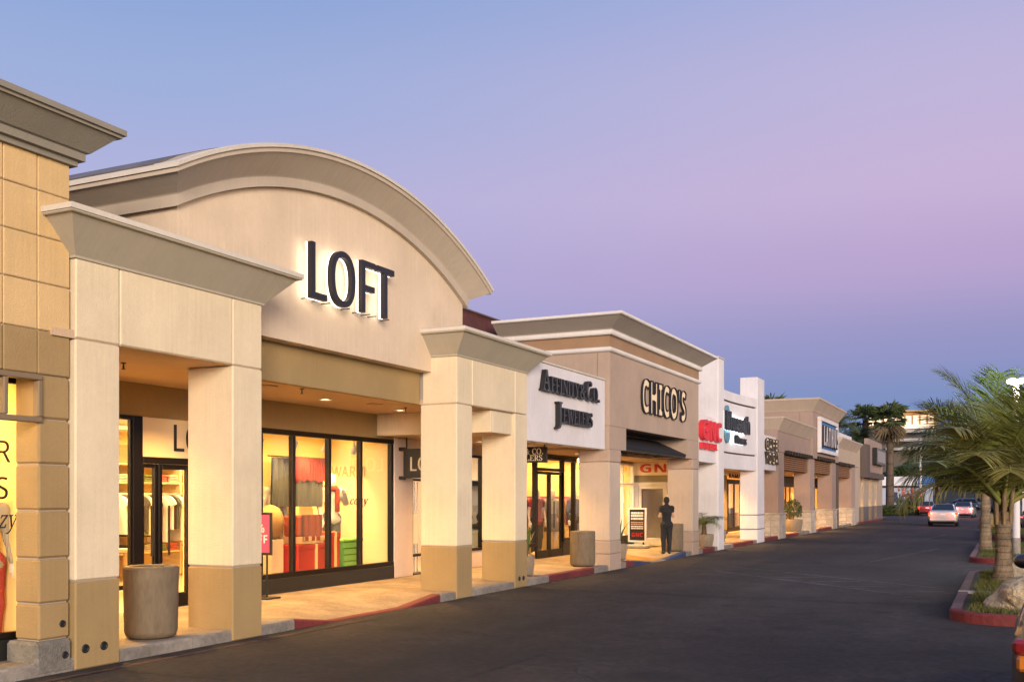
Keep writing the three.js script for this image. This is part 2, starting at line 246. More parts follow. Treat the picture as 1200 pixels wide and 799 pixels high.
// ------------------------------------------------------------------ shop-front kit (x = distance along the street, y up, z = world x)
// a framed run of glazing: mullions at xs, from sill to head, with optional transom heights
function glazing(parent, xs, y0, y1, z, o = {}) {
  const w = o.w ?? .07, dp = o.depth ?? .12, m = o.mat ?? M.frame, geos = [];
  const a = xs[0], b = xs.at(-1);
  part('sill', box(a - w / 2, b + w / 2, y0 - .0, y0 + w, z - dp / 2, z + dp / 2 + .01, .006), m, parent);
  part('head', box(a - w / 2, b + w / 2, y1 - w, y1, z - dp / 2, z + dp / 2 + .01, .006), m, parent);
  for (const x of xs) part('mullion', box(x - w / 2, x + w / 2, y0 + w + .002, y1 - w - .002, z - dp / 2, z + dp / 2, .006), m, parent);
  for (let i = 0; i < xs.length - 1; i++) {
    const t = (o.transom ?? {})[i] ?? o.allTransom;
    const rows = t ? [[y0 + w, t - w / 2], [t + w / 2, y1 - w]] : [[y0 + w, y1 - w]];
    if (t) part('transom', box(xs[i] + w / 2 + .002, xs[i + 1] - w / 2 - .002, t - w / 2, t + w / 2, z - dp / 2 + .004, z + dp / 2 - .004, .006), m, parent);
    for (const [p, q] of rows) if (!(o.skip ?? []).includes(i) || p > 2) part('pane', box(xs[i] + w / 2, xs[i + 1] - w / 2, p, q, z - .004, z + .004, 0), M.glass, parent);
  }
}
function door(parent, x0, x1, y0, y1, z, o = {}) {
  const w = o.w ?? .09, m = o.mat ?? M.frame, d = new THREE.Group(); d.name = 'door'; parent.add(d);
  part('door_frame', [box(x0, x0 + w, y0, y1, z - .03, z + .03, .006), box(x1 - w, x1, y0, y1, z - .03, z + .03, .006), box(x0 + w, x1 - w, y1 - w, y1, z - .03, z + .03, .006), box(x0 + w, x1 - w, y0, y0 + .2, z - .03, z + .03, .006)], m, d);
  part('pane', box(x0 + w, x1 - w, y0 + .2, y1 - w, z - .004, z + .004, 0), M.glass, d);
  part('handle', tube([V3(o.left ? x1 - .13 : x0 + .13, y0 + .75, z + .09), V3(o.left ? x1 - .13 : x0 + .13, y0 + 1.45, z + .09)], .018, 8), M.darkMetal, d);
  return d;
}
// a closed room behind the glass: floor, ceiling, back and side walls with thickness
function room(parent, x0, x1, zf, zb, y1, o = {}) {
  const t = .08;
  part('floor', box(x0 - t, x1 + t, WALK - .1, WALK + .005, zb - t, zf, 0), o.floor ?? M.interiorFloor, parent);
  part('ceiling', box(x0 - t, x1 + t, y1, y1 + t, zb - t, zf, 0), o.ceil ?? M.interiorCeil, parent);
  part('back_wall', box(x0 - t, x1 + t, WALK + .005, y1, zb - t, zb, 0), o.wall ?? M.interior, parent);
  part('side_wall', box(x0 - t, x0, WALK + .005, y1, zb, zf, 0), o.side ?? o.wall ?? M.interior, parent);
  part('side_wall', box(x1, x1 + t, WALK + .005, y1, zb, zf, 0), o.side ?? o.wall ?? M.interior, parent);
}
// glowing ceiling panels with area lights of the same size just below them
let panelNo = 0;
function panelLight(d, x, y, w, h, strength, color, label, group) {
  const t = thing('ceiling_panel_light', label, 'ceiling light', { group });
  part('housing', box(d - w / 2 - .03, d + w / 2 + .03, y - .03, y, x - h / 2 - .03, x + h / 2 + .03, .005), M.white, t);
  part('light_panel', box(d - w / 2, d + w / 2, y - .04, y - .031, x - h / 2, x + h / 2, 0), glow(color.r, color.g, color.b, 1.2), t);
  rebase(t); rectLight(color, strength, w, h, front(d, y - .05, x), front(d, 0, x));
}
function downlight(d, x, y, cd, label, group, ang = 1.05) {
  const t = thing('ceiling_downlight', label, 'downlight', { group });
  part('trim_ring', at(new THREE.TorusGeometry(.1, .012, 6, 24).rotateX(Math.PI / 2), d, y - .012, x), M.white, t);
  part('light_lens', at(new THREE.CylinderGeometry(.085, .085, .01, 20), d, y - .006, x), glow(1, .78, .45, 7), t);
  rebase(t);
  const s = new THREE.SpotLight(WARMER, cd, 0, ang, .75, 2); s.position.copy(front(d, y - .03, x)); s.target.position.copy(front(d, 0, x)); s.castShadow = true; s.shadow.radius = 4; scene.add(s, s.target);
}
function trackSpot(d, x, y, td, ty, tx, cd, label, group, ang = .75, color = WARM) {
  const t = thing('track_spotlight', label, 'spotlight', { group }), dir = V3(td - d, ty - y, tx - x).normalize();
  part('stem', box(d - .012, d + .012, y - .30, y, x - .012, x + .012, .003), M.white, t);
  const can = new THREE.CylinderGeometry(.045, .06, .16, 16, 1, true); can.rotateX(-Math.PI / 2); can.lookAt(dir); can.translate(d, y - .34, x); part('can', can, M.white, t);
  const lens = new THREE.CylinderGeometry(.05, .05, .01, 16); lens.rotateX(-Math.PI / 2); lens.lookAt(dir); lens.translate(d + dir.x * .06, y - .34 + dir.y * .06, x + dir.z * .06); part('light_lens', lens, glow(1, .8, .5, 6), t);
  rebase(t);
  const s = new THREE.SpotLight(color, cd, 0, ang, .6, 2); s.position.copy(front(d + dir.x * .1, y - .34 + dir.y * .1, x + dir.z * .1)); s.target.position.copy(front(td, ty, tx)); s.castShadow = true; s.shadow.radius = 2; scene.add(s, s.target);
}
function pier(parent, x0, x1, z0, z1, top, o = {}) {   // street pier with dado and shadow joints
  const g = new THREE.Group(); g.name = 'pier'; parent.add(g); let y = 0;
  for (const [y1, m, grow = 0] of o.courses) { part(o.names?.[m.uuid] ?? 'pier_course', box(x0 - grow, x1 + grow, y + (y ? .007 : 0), y1 - .007, z0 - grow, z1 + grow, .014), m, g); y = y1; }
  part('pier_core', box(x0 + .02, x1 - .02, .01, top - .01, z0 + .02, z1 - .02, 0), M.mortar, g);
  return g;
}

// ------------------------------------------------------------------ near store: tan block wall, grey cornice
{
  const b = thing('block_wall_store', 'tan block walled store with dark grey stepped cornice and taupe block pilaster', 'building');
  const zf = -8.25, rows = [4.98, 4.6, 4.17, 3.73, 3.28, 2.86], X1 = 7.13, w = .372;
  part('wall', box(1.2, X1 - .012, 2.88, 5.0, -8.60, zf - .02, 0), M.mortar, b);
  part('wall_end', box(X1 - .25, X1 - .01, 2.88, 5.0, -10.6, -8.602, 0), M.nearTan, b);
  for (let r = 0; r < 5; r++) for (let k = 0; k < 16; k++) { const x1 = X1 - k * w; part('block', box(x1 - w + .004, x1 - .004, rows[r + 1] + .004, rows[r] - .004, zf - .1, zf + (k * 7 + r * 3) % 5 * .0008, .009), r < 4 ? M.nearTan : M.nearTaupe, b); }
  const py = [2.86, 2.44, 2.01, 1.57, 1.11, .68, .33];
  for (const x1 of [X1, 3.0]) {
    for (let r = 0; r < 6; r++) part('block', box(x1 - .36, x1 - .004, py[r + 1] + .007, py[r] - .007, -8.58, zf, .018), M.nearTaupe, b);
    part('pilaster_core', box(x1 - .34, x1 - .02, .1, 2.88, -8.57, zf - .03, 0), M.mortar, b);
    part('plinth', box(x1 - .42, x1 + .0, 0, .325, -8.64, zf + .035, .03), M.plinth, b);
  }
  for (const [yy, zz] of [[.47, zf], [.17, zf + .035]]) { const g = new THREE.TorusGeometry(.028, .009, 8, 18); part('drain_spout', [at(g, X1 - .09, yy, zz + .002), at(new THREE.CylinderGeometry(.028, .028, .006, 16).rotateX(Math.PI / 2), X1 - .09, yy, zz + .002)], M.black, b); }
  // cornice with three steps
  const pr = [[0, 4.93], [.05, 4.93], [.05, 4.98], [.10, 4.985], [.10, 5.06], [.13, 5.07], [.31, 5.25], [.34, 5.25], [.34, 5.275], [.37, 5.28], [.37, 5.335], [0, 5.35]];
  part('cornice', cornice([[1.0, zf], [X1, zf], [X1, -10.5]], pr), M.grey, b);
  part('roof', box(1.0, X1 - .02, 5.0, 5.32, -10.5, zf - .03, 0), M.roofMetal, b);
  // boxed metal transom frame under the lintel
  const fr = new THREE.Group(); fr.name = 'transom_frame'; b.add(fr);
  const rail = (x0, x1, y0, y1) => part('frame_bar', box(x0, x1, y0, y1, -8.30, -8.215, .008), M.frameBrown, fr);
  rail(3.05, 6.79, 2.80, 2.855); rail(3.05, 6.79, 2.40, 2.455); for (const x of [3.05, 4.3, 5.4, 6.37, 6.74]) rail(x, x + .05, 2.457, 2.798);
  // show window behind
  glazing(b, [3.02, 4.2, 5.5, 7.02], .34, 2.85, -8.66, { w: .06, depth: .06 });
  part('bulkhead', box(2.9, 7.03, .1, .335, -8.72, -8.65, .006), M.black, b);
  room(b, 2.7, 7.03, -8.72, -11.2, 3.0, { wall: M.display });
  rebase(b);
  panelLight(6.3, -9.6, 3.0, 1.0, .5, 60, WARM, 'ceiling light panel inside the block walled store window', 'ceiling panels in the block walled store');
  panelLight(4.6, -9.6, 3.0, 1.0, .5, 50, WARM, 'ceiling light panel inside the block walled store window', 'ceiling panels in the block walled store');
  const bd = thing('window_backdrop', 'cream window backdrop with dark lettering in the block walled store', 'backdrop');
  part('board', box(4.8, 7.02, .35, 2.95, -9.75, -9.7, .004), M.display, bd); rebase(bd);
  const lt = thing('window_lettering', 'dark letters R and S above script cozy on the store window', 'lettering');
  const put = (s, f, size, x1, y) => { const w2 = widthOf(s, f, size); for (const l of letters(s, f, size, .004, x1 - w2, y, -8.65)) part('letter', l.g, M.letter, lt); };
  put('R', 'sans_regular', .21, 6.78, 2.03); put('S', 'sans_regular', .21, 6.76, 1.68);
  for (const l of letters('cozy', 'serif_regular', .17, .004, 6.44, 1.40, -8.65, { sx: .78 })) { l.g.applyMatrix4(new THREE.Matrix4().makeShear(0, 0, .25, 0, 0, 0).premultiply(new THREE.Matrix4().makeTranslation(-1.4 * .25, 0, 0))); part('letter', l.g, M.letter, lt); }
  put('J', 'sans_regular', .2, 6.5, 1.08); put('Y', 'sans_regular', .2, 6.66, .95);
  rebase(lt);
}

// ------------------------------------------------------------------ arched store with two flared canopies
const DOORTOP = 2.18, LHEAD = 2.80;
{
  const b = thing('arched_store', 'cream store with barrel arched parapet, two flared grey canopies and square piers', 'building');
  const zw = -8.69, cx = 12.49, cy = -1.28, a0 = 9.02, a1 = 15.96;
  // arched front wall
  const s = new THREE.Shape(); s.moveTo(a0, 3.79); s.lineTo(a1, 3.79); const N = 40, th = Math.asin((cx - a0) / 7.28);
  for (let i = 0; i <= N; i++) { const t = th - 2 * th * i / N; s.lineTo(cx + Math.sin(t) * 7.28, cy + Math.cos(t) * 7.28); }
  const wg = new THREE.ExtrudeGeometry(s, { depth: .28, bevelEnabled: false }); wg.translate(0, 0, zw - .28); part('front_wall', metric(wg), M.creamLoft, b);
  for (const [x0, x1] of [[a0, a0 + .25], [a1 - .25, a1]]) part('side_wall', box(x0, x1, 3.3, 5.12, -13, zw - .281, 0), M.creamLoft, b);
  // arched cornice with mitred returns, and the barrel roof
  const prof = [[0, 7.26], [.075, 7.26], [.085, 7.38], [.10, 7.40], [.36, 7.64], [.385, 7.645], [.385, 7.70], [.40, 7.705], [.40, 7.735], [0, 7.76]];
  const end = prof.map(([o, r]) => Math.asin((cx - (a0 - o)) / r)), rings = [];
  const ring = (f) => prof.map(([o, r], k) => { const t = -end[k] + 2 * end[k] * f; return [cx + Math.sin(t) * r, cy + Math.cos(t) * r, zw + o]; });
  const lead = ring(0), tail = ring(1); rings.push(lead.map(p => [p[0], p[1], -13])); for (let i = 0; i <= 48; i++) rings.push(ring(i / 48)); rings.push(tail.map(p => [p[0], p[1], -13]));
  part('arched_cornice', ringSweep(rings), M.archGrey, b);
  const cap = [[.37, 7.70], [.410, 7.70], [.414, 7.742], [.37, 7.755]], cend = cap.map(([o, r]) => Math.asin((cx - (a0 - o)) / r)), cring = (f) => cap.map(([o, r], k) => { const t = -cend[k] + 2 * cend[k] * f; return [cx + Math.sin(t) * r, cy + Math.cos(t) * r, zw + o]; }), caps = [cring(0).map(p => [p[0], p[1], -13])];
  for (let i = 0; i <= 48; i++) caps.push(cring(i / 48)); caps.push(cring(1).map(p => [p[0], p[1], -13])); part('metal_edge', ringSweep(caps), M.capGrey, b);
  const vault = []; for (let i = 0; i <= 48; i++) { const t = -.521 + 1.042 * i / 48, q = (r, z) => [cx + Math.sin(t) * r, cy + Math.cos(t) * r, z]; vault.push([q(7.70, -13), q(7.765, -13), q(7.765, zw + .02), q(7.70, zw + .02)]); }
  part('barrel_roof', ringSweep(vault), M.roofMetal, b);
  // recessed fascia and soffit
  part('fascia', box(9.95, 14.85, 3.25, 3.95, -9.0, -8.9, .008), M.taupe, b);
  for (const [u, v, z] of [[6.9, 9.93, -8.22], [9.93, 14.87, -9.001], [14.87, 16.24, -8.22]]) part('soffit', box(u, v, 3.25, 3.33, SX - .1, z, 0), M.soffit, b);
  part('soffit_drop', box(16.24, 16.32, 2.85, 3.249, SX + .02, -8.27, .006), M.cream, b); part('soffit_drop', box(16.33, 17.09, 2.85, 3.249, -8.35, -8.27, .006), M.cream, b); part('soffit', box(16.241, 17.1, 3.25, 3.33, -8.91, -8.22, 0), M.soffit, b);
  part('bulkhead_wall', box(6.9, 16.9, LHEAD, 3.25, SX - .2, SX + .02, 0), M.taupe, b);
  // canopies
  const cprof = [[0, 4.035], [.015, 4.035], [.02, 4.06], [.30, 4.375], [.335, 4.375], [.345, 4.385], [.345, 4.445], [0, 4.47]];
  for (const [x0, x1, p0, p1, q0, q1] of [[7.15, 9.94, 7.15, 7.71, 9.41, 9.94], [14.86, 17.63, 14.86, 15.41, 17.1, 17.63]]) {
    const c = new THREE.Group(); c.name = 'canopy'; b.add(c);
    for (const [u, v] of [[p0, p1], [p1, q0], [q0, q1]]) part('canopy_panel', box(u + .006, v - .006, 3.257, 4.04, -8.86, -8.2, .012), M.cream, c);
    part('canopy_core', box(x0 + .03, x1 - .03, 3.255, 4.40, -8.92, -8.24, 0), M.mortar, c);
    part('flared_cornice', cornice([[x0, -8.70], [x0, -8.2], [x1, -8.2], [x1, -8.70]], cprof), M.canopyGrey, c);
    part('cap', cornice([[x0, -8.70], [x0, -8.2], [x1, -8.2], [x1, -8.70]], [[.30, 4.40], [.358, 4.40], [.358, 4.452], [.30, 4.474]]), M.capGrey, c);
    for (const [u, v] of [[p0, p1], [q0, q1]]) pier(b, u, v, -8.9, -8.2, 3.26, { courses: [[.87, M.taupe], [3.25, M.cream]] });
  }
  for (const [px, py] of [[7.27, .2], [7.5, .2], [17.28, .17], [17.46, .17]]) part('drain_spout', [at(new THREE.TorusGeometry(.035, .011, 8, 18), px, py, -8.199), at(new THREE.CylinderGeometry(.035, .035, .006, 16).rotateX(Math.PI / 2), px, py, -8.199)], M.black, b);
  // glazing: entrance bay then the show windows
  glazing(b, [8.9, 9.55, 10.24], .45, LHEAD, SX, { w: .06, depth: .06 });
  part('door_post', box(10.24, 10.42, WALK, LHEAD, SX - .06, SX + .05, .008), M.frame, b);
  part('door_head', box(10.42, 12.02, DOORTOP - .02, DOORTOP + .07, SX - .1, SX + .06, .008), M.frame, b);
  part('transom_panel', box(10.43, 12.0, DOORTOP + .07, LHEAD, SX - .03, SX + .01, .004), mat(.85, .70, .45), b);
  door(b, 10.43, 10.72, WALK, DOORTOP - .025, SX - .02, { w: .05 }); door(b, 10.73, 11.34, WALK, DOORTOP - .025, SX, { w: .07 }); door(b, 11.35, 12.0, WALK, DOORTOP - .025, SX, { w: .07, left: true });
  part('entrance_wall', box(8.0, 8.85, WALK, LHEAD, SX - .1, SX + .02, .004), M.pinkWall, b);
  glazing(b, [12.06, 12.9, 13.73, 14.73, 15.7, 16.75], .37, LHEAD, SX, { w: .085, depth: .09 });
  part('bulkhead', box(12.02, 16.8, WALK - .02, .37, SX - .1, SX + .06, .008), M.black, b);
  part('end_wall', box(16.82, 17.5, WALK, 2.84, SX - .3, SX + .05, .01), M.pinkWall, b);
  room(b, 8.1, 16.8, SX - .06, -15.5, 2.95);
  part("display_partition", box(12.9, 12.97, WALK + .005, 2.94, -12.2, SX - .1, 0), M.interior, b);
  part('display_back', box(12.9, 16.78, WALK + .005, 2.94, -12.3, -12.2, 0), M.display, b);
  part("display_deck", box(12.98, 16.78, WALK + .006, .36, -12.19, SX - .11, 0), M.interior, b);
  for (const [d, x] of [[11.4, -9.3], [14.4, -9.5], [15.6, -9.2]]) part('ceiling_speaker', at(new THREE.CylinderGeometry(.13, .14, .015, 24), d, 3.242, x), mat(.45, .32, .2), b);
  for (const [d, x] of [[11.9, -9.1], [15.2, -9.4], [8.7, -9.2]]) part('sprinkler_head', [at(new THREE.CylinderGeometry(.03, .03, .012, 12), d, 3.243, x), at(new THREE.CylinderGeometry(.008, .012, .07, 8), d, 3.21, x), at(new THREE.CylinderGeometry(.025, .025, .005, 10), d, 3.175, x)], M.darkMetal, b);
  rebase(b);
  const dl = 'recessed downlight in the timber coloured soffit of the arched store', dg = 'downlights in the arched store soffit';
  for (const [d, x] of [[8.6, -9.75], [10.6, -9.75], [13.28, -9.7], [15.5, -9.7]]) downlight(d, x, 3.25, 56, dl, dg);
  // halo lit letters
  const sg = thing('halo_letter_sign', 'dark halo lit letters LOFT on the cream arched wall', 'sign');
  const size = .77, L = letters('LOFT', 'sans_regular', size, .07, 0, 4.4, zw + .15, { sx: 1.0, gap: .02 });
  const k = (13.47 - 11.27) / L.width;
  for (const l of L) { l.g.scale(k, 1, 1); l.g.translate(11.2, 0, 0); const m = part('letter', l.g, M.letter, sg);
    const back = l.g.clone(); back.translate(0, 0, -.075); back.scale(1, 1, 1); part('letter_back_light', back.scale(1, 1, .3).translate(0, 0, (zw + .125) * .7), glow(1, .93, .82, 2.5), m);
    l.g.computeBoundingBox(); const q = l.g.boundingBox; rectLight(C(1, .93, .82), .7, q.max.x - q.min.x, .7, front((q.min.x + q.max.x) / 2, 4.75, zw + .09), front((q.min.x + q.max.x) / 2, 4.75, zw - 1));
    for (const px of [q.min.x + .06, q.max.x - .06]) part('standoff_pin', at(new THREE.CylinderGeometry(.008, .008, .16, 6).rotateX(Math.PI / 2), px, 4.41, zw + .08), M.darkMetal, m); }
  rebase(sg);
  const tl = thing('transom_lettering', 'thin dark letters LOFT on the cream panel over the glass doors', 'lettering');
  for (const l of letters('LOFT', 'sans_regular', .38, .012, 10.98, DOORTOP + .17, SX + .012)) part('letter', l.g, M.letter, tl);
  rebase(tl);
  // goods and lights inside
  for (const [d, x] of [[9.5, -12.2], [11.2, -12.4], [10.2, -14.2], [13.2, -14.0], [15.2, -14.0]]) panelLight(d, x, 2.95, 1.0, .6, 95, WARM, 'ceiling light panel inside the arched store entrance', 'ceiling panels in the arched store');
  for (const d of [13.4, 14.3, 15.2, 16.1]) trackSpot(d, -11.1, 2.93, d + .1, 1.2, -12.1, 24, 'white track spotlight at the top of the arched store show window', 'track spotlights in the arched store window', 1.0);
  panelLight(14.9, -11.6, 2.94, 3.4, .3, 16, WARM, 'long light panel over the arched store show window', undefined);
}
// ------------------------------------------------------------------ flat blade signs hung under the soffits
function bladeSign(name, label, d, x0, x1, y0, y1, lines, o = {}) {   // faces down the street towards the camera; x0 < x1 are world x
  const t = thing(name, label, 'sign', { front: false, group: o.group });
  part('board', box(x0, x1, y0, y1, -d - .03, -d + .03, .008), o.board ?? M.black, t);
  for (const x of [x0 + .06, x1 - .06]) part('hanger', box(x - .012, x + .012, y1, o.top ?? y1 + .12, -d - .012, -d + .012, .003), M.darkMetal, t);
  if (o.brackets) for (const y of [y0 - .03, y1 - .04]) part('bracket', box(x0 - .1, x0 + .02, y, y + .07, -d - .04, -d + .04, .006), M.black, t);
  for (const [s, font, size, x, y, m, sx] of lines) for (const l of letters(s, font, size, .012, x, y, -d + .031, { sx })) part('letter', l.g, m, t);
  return rebase(t);
}
const signCream = mat(.82, .72, .52), gold = mat(.75, .62, .4);
bladeSign('blade_sign', 'black blade sign with pale letters LOFT beside the pink wall end', 17.0, -10.55, -9.62, 2.06, 2.63, [['LOFT', 'sans_regular', .27, -10.42, 2.2, signCream, 1.0]], { brackets: true, top: 2.85 });
bladeSign('blade_sign', 'black blade sign with serif letters AFFINITY & CO. JEWELERS under soffit', 20.2, -10.35, -8.92, 2.44, 2.78, [['AFFINITY & CO.', 'serif_regular', .125, -10.27, 2.62, signCream, .98], ['JEWELERS', 'serif_regular', .125, -9.88, 2.48, signCream, .98]], { top: 2.85 });
bladeSign('blade_sign', 'small cream blade sign with black letters CHICO\'S under the soffit', 24.2, -9.85, -9.0, 2.40, 2.66, [['CHICO\'S', 'sans_bold', .15, -9.8, 2.46, M.letter, 1.05]], { board: signCream, top: 2.8 });

// an open tray letter: the extrusion without its front cap
function noFront(g) { g = g.index ? g.toNonIndexed() : g; const p = g.attributes.position, n = g.attributes.normal, out = []; for (let t = 0; t < p.count; t += 3) { if (n.getZ(t) > .9) continue; for (let k = 0; k < 3; k++) out.push(p.getX(t + k), p.getY(t + k), p.getZ(t + k)); } return fromTris(out); }
function frontOnly(g) { g = g.index ? g.toNonIndexed() : g; const p = g.attributes.position, n = g.attributes.normal, out = []; for (let t = 0; t < p.count; t += 3) { if (n.getZ(t) < .9) continue; for (let k = 0; k < 3; k++) out.push(p.getX(t + k), p.getY(t + k), p.getZ(t + k)); } return fromTris(out); }
// standing letters on a wall
function letterSign(name, label, lines, z, o = {}) {
  const t = thing(name, label, 'sign', { group: o.group });
  for (const [s, font, size, x0, x1, y, m, depth = .08] of lines) {
    const L = letters(s, font, size, depth, 0, y, z, { bevel: o.bevel }), k = (x1 - x0) / L.width, plain = o.inner ? letters(s, font, size, depth, 0, y, z) : [];
    for (const [i, l] of L.entries()) { l.g.scale(k, 1, 1); l.g.translate(x0, 0, 0); if (o.inner) { l.g = noFront(l.g); }
      const p = part('letter', l.g, m, t);
      if (o.inner) { const q = plain[i].g; q.scale(k, 1, 1); q.translate(x0, 0, -depth * .7); const g = frontOnly(q); part('letter_face', g, o.inner, p); }
      if (o.halo) { const g = l.g.clone(); g.translate(0, 0, -z); g.scale(1, 1, .15); g.translate(0, 0, z - .02); part('letter_back_light', g, o.halo, p); } }
  }
  if (o.light) rectLight(...o.light);
  return rebase(t);
}

// ------------------------------------------------------------------ jewellery shop: white sign wall
{
  const b = thing('jewelry_store', 'white fronted jewelry store between the grey canopy and tan store', 'building');
  part('sign_wall', box(17.64, 22.08, 2.78, 4.36, -8.6, -8.3, .01), M.white, b);
  part('wall_cap', box(17.64, 22.08, 4.362, 4.40, -8.64, -8.275, .006), M.capGrey, b);
  part('soffit', box(16.33, 17.64, 2.852, 2.93, SX - .1, -8.36, 0), M.soffit, b); part('soffit', box(17.65, 22.4, 2.85, 2.93, SX - .1, -8.62, 0), M.soffit, b);
  part('bulkhead_wall', box(17.5, 22.6, 2.62, 2.85, SX - .15, SX, 0), M.pinkWall, b);
  glazing(b, [17.55, 18.5, 19.5, 20.6, 21.6, 22.55], .5, 2.62, SX - .05, { w: .05, mat: M.frame, skip: [0] });
  part('stall_riser', box(18.5, 22.55, WALK, .5, SX - .1, SX, .006), M.pinkWall, b);
  room(b, 17.55, 22.5, SX - .12, -14.5, 2.9, { wall: mat(.74, .62, .52) });
  rebase(b);
  for (const d of [18.6, 20.8]) panelLight(d, -12.2, 2.9, 1.0, .5, 55, C(1, .78, .5), 'ceiling light panel inside the jewelry store', 'ceiling panels in the jewelry store');
  downlight(18.7, -9.75, 2.85, 58, 'recessed downlight in the soffit of the white jewelry store', 'downlights in the jewelry store soffit');
  downlight(21.2, -9.75, 2.85, 58, 'recessed downlight in the soffit of the white jewelry store', 'downlights in the jewelry store soffit');
  letterSign('wall_letter_sign', 'black serif letters AFFINITY & CO. JEWELERS on the white wall', [['A', 'serif_bold', .42, 18.35, 18.72, 3.80, M.letter, .1], ['FFINITY', 'serif_bold', .31, 18.74, 20.25, 3.80, M.letter, .1], ['&', 'serif_bold', .31, 20.27, 20.62, 3.80, M.letter, .1], ['C', 'serif_bold', .42, 20.64, 21.02, 3.80, M.letter, .1], ['O.', 'serif_bold', .31, 21.04, 21.5, 3.80, M.letter, .1], ['J', 'serif_bold', .42, 19.12, 19.34, 3.22, M.letter, .1], ['EWELERS', 'serif_bold', .31, 19.36, 21.05, 3.22, M.letter, .1]], -8.285);
  // showcase and fittings seen between the piers
  const c = thing('jewelry_showcase', 'white lit jewelry showcase with grey picture panel inside the jewelry store', 'showcase');
  part('base', box(20.0, 22.2, WALK + .006, .98, -11.5, -11.0, .01), mat(.35, .38, .36), c); part('plinth_trim', box(19.98, 22.22, .98, 1.05, -11.55, -10.96, .008), M.black, c); part('glass_top', box(20.03, 22.17, 1.05, 1.5, -11.5, -11.0, 0), M.glass, c); part('rear_panel', box(20.0, 22.2, 1.05, 2.1, -11.62, -11.57, .004), mat(.8, .78, .7), c); part('top_rail', box(19.98, 22.22, 1.96, 2.06, -11.56, -11.0, .006), M.black, c);
  rebase(c);
  for (let k = 0; k < 5; k++) { const j = thing('necklace_bust', 'small dark bust holding jewelry in the white showcase', 'bust', { group: 'busts in the jewelry showcase' }); const g = lathe([[.001, 0], [.06, 0], [.05, .02], [.02, .05], [.055, .14], [.06, .19], [.03, .24], [.022, .30], [.001, .31]], 16); part('bust', at(g, 20.2 + k * .42, 1.055, -11.25), k % 2 ? M.black : mat(.3, .12, .08), j); rebase(j); }
  const r = thing('display_rack', 'chrome display rack standing in the jewelry store opening', 'rack');
  for (const x of [17.75, 17.87, 17.99]) part('pole', tube([V3(x, WALK, -10.85), V3(x, 2.0, -10.85)], .018, 8), mat(.7, .66, .6, { metalness: .8, roughness: .25 }), r);
  part('top_bar', box(17.66, 18.35, 2.02, 2.07, -10.88, -10.82, .006), M.black, r); part('foot', box(17.65, 18.2, WALK, WALK + .03, -10.98, -10.72, .006), M.black, r); part('tray', box(17.7, 17.92, .75, 1.35, -10.82, -10.79, .004), mat(.7, .62, .52), r);
  rebase(r);
}

